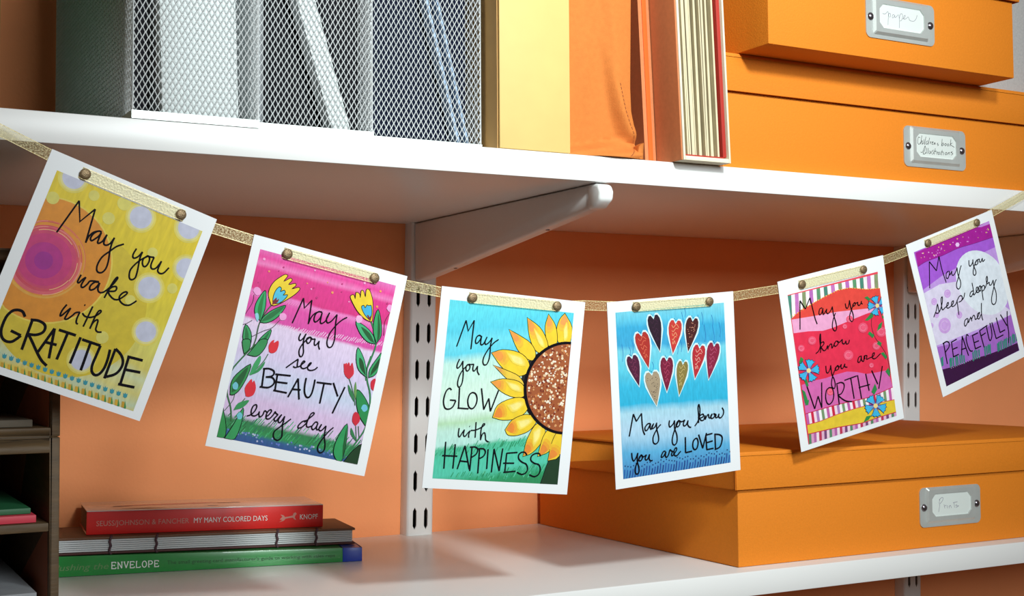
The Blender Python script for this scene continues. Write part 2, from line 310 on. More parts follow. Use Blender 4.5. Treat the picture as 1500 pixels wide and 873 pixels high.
# ---------------------------------------------------------------- orange boxes with metal label holders
HOLD = {'paper': [('s', [(0.44255, 0.40594), (0.44492, 0.40579), (0.44675, 0.40712), (0.44796, 0.40794), (0.4485, 0.40556), (0.44809, 0.40152), (0.44788, 0.39794)]), ('s', [(0.44828, 0.4042), (0.44913, 0.40675), (0.45062, 0.40649), (0.45045, 0.40469), (0.44935, 0.40389)]), ('s', [(0.45422, 0.40648), (0.4527, 0.40585), (0.45235, 0.40403), (0.45356, 0.40418), (0.45493, 0.40613)]), ('s', [(0.45493, 0.40613), (0.45507, 0.40436), (0.45659, 0.40522), (0.45845, 0.407)]), ('s', [(0.45905, 0.40686), (0.45955, 0.4029), (0.45939, 0.39708)]), ('s', [(0.45959, 0.40424), (0.46058, 0.40749), (0.46241, 0.40794), (0.46296, 0.40577), (0.46168, 0.40316), (0.46014, 0.4023)]), ('s', [(0.46292, 0.4042), (0.46477, 0.40532), (0.46573, 0.407), (0.46482, 0.40711), (0.46385, 0.40521), (0.46474, 0.4042), (0.46689, 0.40513)]), ('s', [(0.46689, 0.40513), (0.46845, 0.40644), (0.46934, 0.40543), (0.46991, 0.40415)]), ('s', [(0.46961, 0.40434), (0.47174, 0.4037), (0.47481, 0.40407), (0.47702, 0.40636), (0.47802, 0.40896)])], 'child': [('s', [(0.51738, 0.32441), (0.51568, 0.32477), (0.51493, 0.32248), (0.51486, 0.31999), (0.5162, 0.3191), (0.51795, 0.32072)]), ('l', [(0.51948, 0.32631), (0.51791, 0.31922)]), ('s', [(0.51792, 0.31947), (0.51936, 0.32207), (0.52003, 0.32162), (0.51963, 0.31935), (0.52069, 0.32042)]), ('l', [(0.5218, 0.3235), (0.52135, 0.31972)]), ('l', [(0.52393, 0.32565), (0.52202, 0.31903)]), ('s', [(0.52624, 0.32233), (0.52451, 0.32195), (0.52376, 0.3199), (0.52514, 0.32), (0.52692, 0.32188)]), ('l', [(0.52805, 0.32522), (0.52595, 0.31931)]), ('s', [(0.52866, 0.32226), (0.5286, 0.32026), (0.52864, 0.32151), (0.53004, 0.32212)]), ('s', [(0.53035, 0.32089), (0.53177, 0.32199), (0.53108, 0.32219), (0.53033, 0.32039), (0.53171, 0.31999)]), ('s', [(0.5328, 0.32182), (0.53275, 0.32006), (0.53384, 0.32165), (0.53449, 0.32019)]), ('s', [(0.53732, 0.32165), (0.53625, 0.32082), (0.53762, 0.32017), (0.53655, 0.31934)]), ('l', [(0.54196, 0.32527), (0.54109, 0.31942)]), ('s', [(0.54125, 0.31993), (0.54257, 0.32204), (0.54359, 0.32111), (0.54179, 0.31947)]), ('s', [(0.54572, 0.32202), (0.54464, 0.32094), (0.54531, 0.31998), (0.54661, 0.32108), (0.54572, 0.32202)]), ('s', [(0.54854, 0.32198), (0.54745, 0.32089), (0.54812, 0.31993), (0.54942, 0.32104), (0.54854, 0.32198)]), ('l', [(0.55182, 0.32576), (0.55059, 0.31986)]), ('s', [(0.55315, 0.32283), (0.55113, 0.32141), (0.55552, 0.31946)]), ('s', [(0.51773, 0.31299), (0.51979, 0.31314), (0.52232, 0.31755), (0.52302, 0.3181), (0.52261, 0.31558), (0.52044, 0.31194), (0.52216, 0.31181), (0.52357, 0.31315)]), ('l', [(0.52471, 0.31698), (0.52354, 0.31216)]), ('l', [(0.52643, 0.31685), (0.52526, 0.31228)]), ('s', [(0.52741, 0.31492), (0.52686, 0.31264), (0.52838, 0.31274), (0.52927, 0.31481)]), ('l', [(0.52927, 0.31481), (0.52941, 0.31232)]), ('s', [(0.53193, 0.31575), (0.53086, 0.31467), (0.5322, 0.31326), (0.53044, 0.31214)]), ('l', [(0.53405, 0.31715), (0.53286, 0.31206)]), ('l', [(0.5326, 0.31479), (0.53538, 0.31499)]), ('l', [(0.53571, 0.31451), (0.53565, 0.31225)]), ('l', [(0.53569, 0.31376), (0.53711, 0.31461)]), ('s', [(0.53885, 0.31448), (0.53708, 0.31361), (0.53739, 0.31237), (0.53881, 0.31322)]), ('l', [(0.5392, 0.31451), (0.53948, 0.31227)]), ('l', [(0.5417, 0.31644), (0.54087, 0.31211)]), ('l', [(0.54025, 0.31458), (0.54305, 0.31478)]), ('l', [(0.54339, 0.31455), (0.54298, 0.31226)]), ('s', [(0.54621, 0.315), (0.54513, 0.31392), (0.54544, 0.31268), (0.54687, 0.31354), (0.54621, 0.315)]), ('l', [(0.54832, 0.3149), (0.54791, 0.31285)]), ('s', [(0.54808, 0.31387), (0.54973, 0.315), (0.55002, 0.313)]), ('s', [(0.55329, 0.31576), (0.5515, 0.31512), (0.55359, 0.31426), (0.55178, 0.31287)])], 'prints': [('s', [(0.54133, 0.03786), (0.54055, 0.03493), (0.54082, 0.03244), (0.53964, 0.02757)]), ('s', [(0.54026, 0.03693), (0.5431, 0.03874), (0.54483, 0.03839), (0.54407, 0.03621), (0.54121, 0.0339)]), ('s', [(0.54573, 0.03338), (0.54668, 0.0301)]), ('s', [(0.54652, 0.03185), (0.54815, 0.03249)]), ('l', [(0.5492, 0.03243), (0.54948, 0.02993)]), ('s', [(0.55129, 0.0318), (0.55158, 0.0298)]), ('s', [(0.55141, 0.03105), (0.5527, 0.03211), (0.55352, 0.03107), (0.55404, 0.02989)]), ('l', [(0.557, 0.03419), (0.55757, 0.02992)]), ('l', [(0.55593, 0.03401), (0.5609, 0.03446)]), ('s', [(0.56013, 0.03251), (0.55903, 0.03133), (0.56221, 0.03113), (0.55898, 0.02983)])]}
def holder(parent, cx, cz, y, w, h, strokes, m_ink, pw):
    def rrect(x0, x1, z0, z1, r, yy, n=5):
        P = []
        for (ax, az, a0) in ((x1-r, z1-r, 0), (x0+r, z1-r, 90), (x0+r, z0+r, 180), (x1-r, z0+r, 270)):
            for i in range(n+1):
                a = math.radians(a0+90*i/n); P.append((ax+r*math.cos(a), yy, az+r*math.sin(a)))
        return P
    b = MB(); b.prism(rrect(cx-w/2, cx+w/2, cz-h/2, cz+h/2, .0045, y-.0009), (0, .0009, 0), M_METAL)
    fw, fh = w*.40, h*.425; dz = h*.045
    # raised frame with sloping edges around an eight-sided window
    def octo(hw, hh, ch, yy): return [(cx-hw+ch, yy, cz+dz-hh), (cx+hw-ch, yy, cz+dz-hh), (cx+hw, yy, cz+dz-hh+ch), (cx+hw, yy, cz+dz+hh-ch), (cx+hw-ch, yy, cz+dz+hh), (cx-hw+ch, yy, cz+dz+hh), (cx-hw, yy, cz+dz+hh-ch), (cx-hw, yy, cz+dz-hh+ch)]
    rings = [octo(fw, fh+.001, .0008, y-.0009), octo(fw-.0016, fh-.001, .0008, y-.0026), octo(fw-.0050, fh-.0042, .0040, y-.0026), octo(fw-.0053, fh-.0045, .0040, y-.0014)]
    for A, B in zip(rings, rings[1:]):
        for i in range(8): j = (i+1) % 8; b.face([A[i], A[j], B[j], B[i]], M_METAL)
    o = b.build('label_holder', parent, merge=True); tag(o, 'grey metal label holder')
    l = MB(); l.face(octo(fw-.0052, fh-.0044, .0040, y-.0016), M_LABEL)
    for kind, P in strokes:
        Q = [Vector(p) for p in P]
        if kind == 's': Q = smooth_line(Q, 5)
        stroke(l, Q, pw, m_ink, lambda q: (q.x, y-.00166, q.y))
    tag(l.build('paper_label', o), 'small white handwritten paper label')
    for s in (-1, 1):
        r = MB(); r.dome((cx+s*(w/2-.0045), y-.0009, cz), (0, -1, 0), .0030, .0019, M_RIVET, n=16); r.build('rivet', o, smooth=True)
    o.location = -parent.location
def photo_box(label, x0, x1, y0, y1, z0, z1, zl, group):
    e = .0038
    root = thing('storage_box', label, 'box', ((x0+x1)/2, (y0+y1)/2, z0), group)
    def off(o): o.location = -root.location; return o
    b = MB(); b.box(x0+e, x1-e, y0+e, y1-e, z0, z1-.003, M_ORANGE); off(b.build('box_body', root, bevel=.0009))
    l = MB(); t = .0013
    l.box(x0, x1, y0, y1, z1-.0022, z1, M_ORANGE)
    l.box(x0, x1, y0, y0+t, zl, z1-.0022, M_ORANGE); l.box(x0, x1, y1-t, y1, zl, z1-.0022, M_ORANGE)
    l.box(x0, x0+t, y0+t, y1-t, zl, z1-.0022, M_ORANGE); l.box(x1-t, x1, y0+t, y1-t, zl, z1-.0022, M_ORANGE)
    off(l.build('lid', root, bevel=.0006)); return root, off
G = 'orange storage boxes on the shelves'
yb = .0127
r, off = photo_box('wide orange storage box on the lower shelf with a label reading Prints', .3353, .770, yb, D-.003, .0002, .0834, .0561, G)
holder(r, .5540, .0318, yb+.0038, .0680, .0312, HOLD['prints'], M_PENCIL, .00035)
r, off = photo_box('orange storage box on the upper shelf labelled for book illustrations, bottom of its stack', .3185, .775, .003, D-.003, Z2+.0002, .3715, .3440, G)
holder(r, .5348, .3172, .003+.0038, .0683, .0322, HOLD['child'], M_INK, .00040)
r, off = photo_box('orange storage box labelled paper, top of the upper shelf stack and jutting forward', .331, .589, -.034, .270, .3717, .4640, .4325, G)
holder(r, .4617, .4026, -.034+.0038, .0700, .0312, HOLD['paper'], M_PENCIL, .00035)
b = MB(); b.box(.598, .770, .028, .290, .3717, .498, M_GREYBOX)
gb = thing('fabric_box', 'grey linen covered box beside the top orange box', 'box', (.684, .16, .3717))
o = b.build('box_body', gb, bevel=.002); o.location = -gb.location
b = MB(); b.box(.5965, .7715, .0265, .2915, .4985, .5130, M_GREYBOX); o = b.build('lid', gb, bevel=.002); o.location = -gb.location

# ---------------------------------------------------------------- wire mesh magazine files
def wire_panel(corner, ax, up, w, h, top=None, cw=.00345, chh=.0059):
    """expanded-metal sheet: diamond cells turned into strands"""
    nx = round(w/cw); nz = round(h/chh); cw = w/nx; chh = h/nz; V = {}; vs = []; fs = []
    c = Vector(corner); ax = Vector(ax); up = Vector(up)
    def vid(i, j):
        if (i, j) not in V: V[(i, j)] = len(vs); vs.append(tuple(c+ax*(i*cw/2)+up*(j*chh/2)))
        return V[(i, j)]
    for j in range(1, 2*nz):
        for i in range(0, 2*nx+1):
            if (i+j) % 2: continue
            if top and (j+1)*chh/2 > top(i*cw/2): continue
            if i == 0: fs.append((vid(0, j-1), vid(1, j), vid(0, j+1)))
            elif i == 2*nx: fs.append((vid(i, j-1), vid(i, j+1), vid(i-1, j)))
            else: fs.append((vid(i, j-1), vid(i+1, j), vid(i, j+1), vid(i-1, j)))
    return vs, fs
def mesh_file(x0, x1, y0, label, band):
    z0 = Z2+.0003; H = .228; hf = .118; dp = .245; w = x1-x0
    root = thing('magazine_file', label, 'magazine file', ((x0+x1)/2, y0, z0), 'silver wire mesh magazine files')
    topf = lambda d: hf+(H-hf)*max(0, (d-.06))/(dp-.10) if d < dp-.04 else H
    def panel(name, *a, **k):
        vs, fs = wire_panel(*a, **k); me = bpy.data.meshes.new(name); me.from_pydata(vs, [], fs); me.materials.append(M_MESH)
        o = bpy.data.objects.new(name, me); COL.objects.link(o); o.parent = root; o.location = -root.location
        md = o.modifiers.new('strands', 'WIREFRAME'); md.thickness = .00088; md.use_even_offset = False; md.use_boundary = True; md.use_replace = True
    panel('front_mesh', (x0, y0, z0+band), (1, 0, 0), (0, 0, 1), w, hf-band)
    panel('back_mesh', (x0, y0+dp, z0), (1, 0, 0), (0, 0, 1), w, H)
    panel('side_mesh', (x0, y0, z0), (0, 1, 0), (0, 0, 1), dp, H, top=topf, cw=.0049)
    panel('side_mesh', (x1, y0, z0), (0, 1, 0), (0, 0, 1), dp, H, top=topf, cw=.0049)
    b = MB(); t = .0007
    b.box(x0-t, x1+t, y0-t, y0+t, z0, z0+band, M_METAL); b.box(x0-t, x1+t, y0+dp-t, y0+dp+t, z0, z0+band, M_METAL)
    b.box(x0-t, x0+t, y0+t, y0+dp-t, z0, z0+band, M_METAL); b.box(x1-t, x1+t, y0+t, y0+dp-t, z0, z0+band, M_METAL)
    b.box(x0, x1, y0, y0+dp, z0, z0+.0008, M_METAL)
    o = b.build('base_tray', root); o.location = -root.location
    b = MB(); r = .0012
    b.box(x0-r, x1+r, y0-r, y0+r, z0+hf-.002, z0+hf+.002, M_METAL); b.box(x0-r, x1+r, y0+dp-r, y0+dp+r, z0+H-.002, z0+H+.002, M_METAL)
    for xx in (x0, x1):
        P = [(y0, z0+hf-.002), (y0+.06, z0+hf-.002), (y0+dp-.04, z0+H-.002), (y0+dp, z0+H-.002), (y0+dp, z0+H+.002), (y0+dp-.04, z0+H+.002), (y0+.06, z0+hf+.002), (y0, z0+hf+.002)]
        b.prism([(xx-r, y, z) for y, z in P], (2*r, 0, 0), M_METAL)
    o = b.build('rim', root); o.location = -root.location
    return root
mesh_file(-.0965, -.0242, .0010, 'silver wire mesh magazine file at the left end holding broad white papers', .0046)
mesh_file(-.0218, .0508, .0075, 'silver wire mesh magazine file in the middle, one white sheet slanting inside', .0046)
mesh_file(.0535, .1330, .0200, 'silver wire mesh magazine file beside the cream cardboard file', .0046)
def sheet(name, label, cat, x0, x1, y0, z0, h, lean, m, depth=.21, th=None, group=None):
    """papers standing on edge in a file; lean shifts the top sideways"""
    b = MB(); P = [(x0, z0), (x1, z0), (x1+lean, z0+h), (x0+lean, z0+h)]
    b.prism([(x, y0, z) for x, z in P], (0, depth, 0), m); return tag(b.build(name, bevel=.0006), label, cat, group)
zf = Z2+.0013
M_WPAP = mat('bright_white_documents', (.72, .77, .77), .6, linear=True, spec=.3)
M_GPAP = mat('grey_folder_board', (.30, .31, .33), .7, linear=True, spec=.2)
M_DARKBLUE = mat('dark_blue_folder', (.008, .012, .032), .7, linear=True, spec=.1)
M_LTBLUE = mat('light_blue_sheet', (.35, .48, .66), .6, linear=True)
M_CHAR = mat('charcoal_magazine', (.012, .012, .016), .7, linear=True, spec=.1)
sheet('paper_stack', 'thick white paper stack inside the leftmost wire mesh file', 'papers', -.0790, -.0345, .0045, zf, .20, -.006, M_WPAP)
sheet('folder', 'charcoal folder at the left side of the leftmost mesh file', 'folder', -.0940, -.0860, .012, zf, .18, -.002, M_CHAR)
sheet('folder', 'grey folder standing inside the middle mesh file', 'folder', -.0195, -.0160, .016, zf, .19, 0, M_GPAP)
sheet('document', 'white document leaning left inside the middle mesh file', 'papers', .0265, .0390, .0105, zf, .17, -.050, M_WPAP, depth=.013)
sheet('folder', 'charcoal folder behind the slanting white document', 'folder', -.0125, .0485, .026, zf, .19, 0, M_CHAR, depth=.17)
sheet('folder', 'dark blue folder inside the mesh file next to cream file', 'folder', .0560, .1300, .036, zf, .20, 0, M_DARKBLUE, depth=.17)
sheet('document', 'thin light blue sheet leaning in the mesh file by cream file', 'papers', .1190, .1215, .0245, zf, .17, -.042, M_LTBLUE, depth=.010)
sheet('document', 'second thin light blue sheet leaning, nearer the cream file', 'papers', .1260, .1280, .0245, zf, .17, -.040, M_LTBLUE, depth=.010)

bi = thing('binder', 'tall green binder at the left edge of the upper shelf', 'binder', (-.205, .004, Z2))
M_BIND = mat('green_binder_cloth', (.03, .16, .025), .5, var=.1, scale=200, linear=True)
b = MB()
for x0, x1 in ((-.2440, -.2412), (-.1688, -.1660)): b.box(x0, x1, .004, .284, Z2+.0003, Z2+.226, M_BIND)
o = b.build('covers', bi, bevel=.0008); o.location = -bi.location
b = MB(); b.box(-.2412, -.1688, .0015, .0045, Z2+.0003, Z2+.226, M_BIND); o = b.build('spine', bi, bevel=.0008); o.location = -bi.location
b = MB(); b.box(-.2395, -.1720, .012, .270, Z2+.008, Z2+.218, M_IVORY); o = b.build('pages', bi); o.location = -bi.location

# ---------------------------------------------------------------- cream file, orange pouch, striped folder, pleated album
cf = thing('cardboard_file', 'pale yellow cardboard magazine file between wire mesh and orange pouch', 'magazine file', (.163, .0, Z2))
b = MB(); b.box(.1368, .1902, .0006, .0026, Z2+.0003, Z2+.165, M_CREAM); o = b.build('front_panel', cf, bevel=.0007); o.location = -cf.location
b = MB()
for x0, x1 in ((.1362, .1380), (.1890, .1906)):
    b.prism([(x0, .0030, Z2+.0003), (x0, .235, Z2+.0003), (x0, .235, Z2+.225), (x0, .20, Z2+.225), (x0, .05, Z2+.155), (x0, .0030, Z2+.155)], (x1-x0, 0, 0), M_CREAM_SHADE)
b.box(.1380, .1890, .233, .235, Z2+.0003, Z2+.225, M_CREAM_SHADE); b.box(.1380, .1890, .0030, .233, Z2+.0003, Z2+.002, M_CREAM_SHADE)
o = b.build('side_panels', cf); o.location = -cf.location
b = MB(); b.box(.1395, .1875, .006, .20, Z2+.0022, Z2+.145, M_IVORY); o = b.build('papers', cf); o.location = -cf.location

def pouch():
    root = thing('fabric_pouch', 'orange fabric pouch with a stitched folded corner beside the cream file', 'pouch', (.218, .02, Z2))
    b = MB(); NX, NZ = 34, 64; H = .19; x_l = .1918
    def xr(z):
        h = z-Z2
        pts = [(0, .2467), (.003, .2478), (.0085, .2488), (.0112, .2489), (.015, .2474), (.024, .2436), (.033, .2414), (.05, .2408), (.11, .2420), (.19, .2425)]
        for (a, va), (c, vc) in zip(pts, pts[1:]):
            if a <= h <= c: return va+(vc-va)*(h-a)/(c-a)
        return pts[-1][1]
    def yy(u, z):
        h = z-Z2; y = .004-.0045*math.sin(math.pi*min(1, max(0, u)))**.8
        # crease that runs from the lower right corner up to the left, and a lip folded under it
        ridge = .0113-.010*(1-u)**1.1; d = h-ridge
        y += .0070*math.exp(-(d/.0045)**2)*(u**1.3)
        y -= .0045*math.exp(-((d+.0075)/.0045)**2)*u**.8
        s = u-(.93-.0030/(.010+max(0, h-.006))*.0-.55*max(0, h-.010)/.10)
        y -= .0036*math.exp(-(s/.07)**2)*min(1, max(0, (h-.012)/.02))*max(0, 1-h/.12)
        ud = .97-.45*min(1, max(0, h-.0115)/.15)**.8
        q = min(1, max(0, (ud-u)/.22)); q = q*q*(3-2*q); k = min(1, max(0, (h-ridge)/.006))
        y += .0125*q*k*max(0, 1-h/.17)**1.3*(.55+.45*math.sin(math.pi*min(1, u/.9)))
        y += .0016*math.exp(-((u-.25)/.14)**2)*math.sin(h*60+1)
        return y
    G_ = []
    for j in range(NZ+1):
        h = H*(j/NZ)**1.5; z = Z2+.0004+h; row = []
        for i in range(NX+1):
            u = i/NX; row.append((x_l+(xr(z)-x_l)*u, yy(u, z), z))
        G_.append(row)
    for j in range(NZ):
        for i in range(NX): b.face([G_[j][i], G_[j][i+1], G_[j+1][i+1], G_[j+1][i]], M_POUCH)
    for j in range(NZ):                                                  # sides run back to the rear edge
        for i in (0, NX):
            p, q = G_[j][i], G_[j+1][i]; xb = lambda t: .196 if i == 0 else min(t[0], .240)
            b.face([p, q, (xb(q), .20, q[2]), (xb(p), .20, p[2])], M_POUCH)
    for i in range(NX):
        p, q = G_[NZ][i], G_[NZ][i+1]; f = lambda t: .196+(.240-.196)*t
        b.face([p, q, (f((i+1)/NX), .20, q[2]), (f(i/NX), .20, p[2])], M_POUCH)
        p, q = G_[0][i], G_[0][i+1]; b.face([q, p, (f(i/NX), .20, p[2]), (f((i+1)/NX), .20, q[2])], M_POUCH)
    b.face([(.196, .20, Z2+.0004), (.240, .20, Z2+.0004), (.240, .20, Z2+.0004+H), (.196, .20, Z2+.0004+H)], M_POUCH)
    o = b.build('pouch_body', root, smooth=True, merge=True); o.location = -root.location
    for p in o.data.polygons: p.use_smooth = True
    # stitched seam: short dark threads up from the corner and down to the shelf
    s = MB()
    def put(u, h, u2, h2, w=.0003):
        A = []
        for (a, hh) in ((u, h), (u2, h2)): z = Z2+hh; A.append(Vector((x_l+(xr(z)-x_l)*a, yy(a, z)-.0003, z)))
        d = (A[1]-A[0]).normalized(); n = Vector((d.z, 0, -d.x))*w/2
        s.face([A[0]-n, A[0]+n, A[1]+n, A[1]-n], M_THREAD)
    for i in range(15):
        t = i/15; h = .0125+.040*t; u = .955-.17*t; put(u, h, u-.008, h+.0018)
    for i in range(6):
        t = i/6; put(.965-.16*t, .0102-.009*t, .951-.16*t, .0094-.009*t, .0004); put(.93-.13*t, .0092-.0085*t, .918-.13*t, .0085-.0085*t, .0003)
    o = s.build('stitching', root); o.location = -root.location
    f = MB()                                                             # folded flap edge at the corner
    P = [(.2452, .0006, Z2+.0090), (.2462, -.0010, Z2+.0105), (.2491, -.0004, Z2+.0118), (.2497, .0016, Z2+.0100), (.2486, .0006, Z2+.0004), (.2450, -.0002, Z2+.0004), (.2440, .0000, Z2+.0040)]
    f.prism(P, (-.0004, .006, 0), M_POUCH); o = f.build('corner_flap', root, bevel=.0004); o.location = -root.location
pouch()

st = thing('folder', 'slim salmon folder with an orange spine stripe beside pleated album', 'folder', (.269, .02, Z2))
b = MB(); lean = -.0061
for x0, x1, m, y in ((.2630, .2660, M_SALMON, .0185), (.2660, .2697, M_STRIPE, .0180), (.2697, .2723, M_SALMON, .0185)):
    P = [(x0, Z2+.0003), (x1, Z2+.0003), (x1+lean*1.5, Z2+.20), (x0+lean*1.5, Z2+.20)]
    b.prism([(x, y, z) for x, z in P], (0, .18, 0), m)
o = b.build('folder_body', st); o.location = -st.location

def album():
    root = thing('album', 'pleated cream leaf album with ivory covers and dark red lining', 'album', (.292, 0, Z2))
    H = .175; sl = -.0440; y0 = -.0115; zb = Z2+.0003
    def slab(name, x0, x1, y_0, y_1, z0, z1, m, m2=None, lab=None):
        b = MB(); P = [(x0+sl*(z0-zb), z0), (x1+sl*(z0-zb), z0), (x1+sl*(z1-zb), z1), (x0+sl*(z1-zb), z1)]
        b.prism([(x, y_0, z) for x, z in P], (0, y_1-y_0, 0), m); o = b.build(name, root, bevel=.0004); o.location = -root.location
        if lab: tag(o, lab)
        return o
    slab('front_cover', .2742, .2760, y0, .17, zb, zb+H, M_IVORY); slab('cover_cloth', .2729, .27415, y0+.0008, .17, zb, zb+H, M_SALMON, lab='salmon cloth outside of the cover')
    slab('back_cover', .3136, .3152, y0, .17, zb, zb+H, M_IVORY); slab('red_lining', .3104, .31355, y0+.0026, .17, zb+.0042, zb+H, M_RED, lab='dark red lining inside the back cover')
    slab('base_board', .27605, .31355, y0, .17, zb, zb+.0030, M_IVORY); slab('red_lining', .27605, .3103, y0+.0012, .17, zb+.00305, zb+.0042, M_RED, lab='thin red strip along the base')
    b = MB(); n = 15; xa, xb = .2766, .3100
    for i in range(n):
        x = xa+(xb-xa)*(i+.5)/n+rnd.uniform(-.0005, .0005); t = rnd.uniform(.0009, .0017); fan = (i/n-.5)*.0; yq = y0+.0022+rnd.uniform(0, .0045)
        sk = sl+rnd.uniform(-.006, .006)
        P = [(x-t/2, zb+.0044), (x+t/2, zb+.0044), (x+t/2+sk*(H-.006), zb+H-.003), (x-t/2+sk*(H-.006), zb+H-.003)]
        b.prism([(q, yq, z) for q, z in P], (0, .16, 0), M_LEAF)
    o = b.build('leaves', root); o.location = -root.location
album()

# ---------------------------------------------------------------- brown cubby at the left
def cubby(label, z0, z1, shelves, tboard):
    x0, x1, y0, y1 = -.352, -.1288, .03, .285; t = .0050
    root = thing('desk_cubby', label, 'desk organizer', ((x0+x1)/2, y0, z0), 'brown stacking cubbies at the left')
    b = MB()
    b.box(x1-t, x1, y0, y1, z0, z1, M_CUBBY); b.box(x0, x0+t, y0, y1, z0, z1, M_CUBBY); b.box(x0+t, x1-t, y1-.004, y1, z0, z1, M_CUBBY)
    b.box(x0+t, x1-t, y0, y1-.004, z1-tboard, z1, M_CUBBY); b.box(x0+t, x1-t, y0, y1-.004, z0, z0+t, M_CUBBY)
    o = b.build('cubby_frame', root, bevel=.0007); o.location = -root.location
    l = MB(); l.box(x1-t-.0004, x1-t-.0001, y0+.006, y1-.006, z0+t, z1-tboard, M_CUBBY_LIT); o = l.build('lit_side_sheet', root); tag(o, 'inner side coloured for the warm light falling on it'); o.location = -root.location  # thin sheet carrying the painted warm light, no separate lining
    for zs in shelves:
        s = MB(); s.box(x0+t, x1-t-.0005, y0+.001, y1-.006, zs-.0048, zs, M_CUBBY); o = s.build('cubby_shelf', root, bevel=.0006); o.location = -root.location
    return root
cubby('brown wooden cubby, lower of its stack, holding red and green sheets', .0002, .1103, (.0627,), .0088)
cubby('brown wooden cubby, upper of its stack, partly behind the yellow card', .1107, .2147, (), .0060)
def flat(name, label, x0, x1, y0, y1, z0, z1, m, cat='papers', rot=0.):
    b = MB(); Tm = Matrix.Translation(((x0+x1)/2, (y0+y1)/2, 0)) @ Matrix.Rotation(rot, 4, 'Z') @ Matrix.Translation((-(x0+x1)/2, -(y0+y1)/2, 0))
    b.box(x0, x1, y0, y1, z0, z1, m, T=Tm); return tag(b.build(name, bevel=.0004), label, cat)
flat('folder', 'pinkish red folder lying on the middle cubby shelf', -.33, -.1405, .034, .26, .0630, .0672, mat('pink_red_card', (.62, .045, .075), .5, linear=True), 'folder')
flat('folder', 'dark green folder lying on top of the red folder', -.33, -.1425, .040, .25, .0674, .0706, mat('bottle_green_card', (.02, .13, .05), .5, linear=True), 'folder')
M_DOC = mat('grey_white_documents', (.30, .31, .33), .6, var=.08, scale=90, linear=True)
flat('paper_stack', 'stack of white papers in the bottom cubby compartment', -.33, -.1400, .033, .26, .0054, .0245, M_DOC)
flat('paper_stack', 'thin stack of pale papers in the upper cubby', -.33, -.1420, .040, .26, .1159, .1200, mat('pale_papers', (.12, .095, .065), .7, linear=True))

# ---------------------------------------------------------------- the three stacked books
def frame_on(A, B, zA, zB):
    """local frame of a lying book: origin at the left end A of its front edge, x along the front, y back, z up"""
    a = Vector((A[0], A[1], zA)); bb = Vector((B[0], B[1], zB)); x = (bb-a).normalized(); y = Vector((0, 0, 1)).cross(x).normalized(); z = x.cross(y)
    m = Matrix.Identity(4)
    for i, v in enumerate((x, y, z)): m.col[i][:3] = v
    m.col[3][:3] = a; return m, (bb-a).length
# green paperback
Mx, L = frame_on((-.1027, .2318), (.1176, .1876), .0002, .0002)
gk = thing('book', 'green paperback with a blue end, bottom of the book stack', 'book', (0, 0, 0), 'stacked books'); gk.matrix_world = Mx
M_GREEN = mat('green_cover', (.022, .23, .045), .28, var=.08, scale=60, linear=True, coat=.3); M_BLUE = mat('blue_cover', (.012, .045, .36), .35, linear=True)
M_PGS = mat('book_pages', (.66, .64, .58), .8, var=.15, scale=1, linear=True, stretch=(1, 1, 900))
hL, hR, dp = .0146, .0102, .066; xb = L-.0148
hz = lambda x: hL+(hR-hL)*x/L
def wedge(mb, x0, x1, y0, y1, c0, c1, m):
    P = []
    for x, y in ((x0, y0), (x1, y0), (x1, y1), (x0, y1)):
        h = hz(x); P.append((Vector((x, y, h*c0)), Vector((x, y, h*c1))))
    i = len(mb.v); mb.v += [tuple(p[0]) for p in P]+[tuple(p[1]) for p in P]; k = mb.mi(m)
    for q in ((3, 2, 1, 0), (4, 5, 6, 7), (0, 1, 5, 4), (1, 2, 6, 5), (2, 3, 7, 6), (3, 0, 4, 7)): mb.f.append(tuple(i+a for a in q)); mb.m.append(k); mb.uv.append([(0, 0)]*4)
b = MB(); wedge(b, 0, xb, 0, .001, 0, 1, M_GREEN); wedge(b, 0, xb, .001, dp, .93, 1, M_GREEN); wedge(b, 0, xb, .001, dp, 0, .07, M_GREEN); b.build('green_cover', gk, bevel=.0004)
b = MB(); wedge(b, xb, L, 0, .001, 0, 1, M_BLUE); wedge(b, xb, L, .001, dp, .93, 1, M_BLUE); wedge(b, xb, L, .001, dp, 0, .07, M_BLUE); tag(b.build('blue_cover_end', gk, bevel=.0004), 'bright blue end of the cover')
b = MB(); wedge(b, .001, L-.001, .0011, dp-.001, .075, .925, M_PGS); b.build('pages', gk)
t = MB(); to3 = lambda q: (q.x, -.00025, q.y*hz(q.x)/hL)
m_dim = mat('olive_lettering', (.10, .22, .07), .5, linear=True); m_wh = mat('white_lettering', (.78, .80, .76), .5, linear=True); m_dk = mat('dark_green_lettering', (.012, .07, .02), .5, linear=True)
px = lambda u: (u-90)/(530-90)*(L-.0085)+.0085
fit_text(t, 'Pushing the', px(82), px(158), hL*.46, .0044, m_dim, to3, shear=.25)
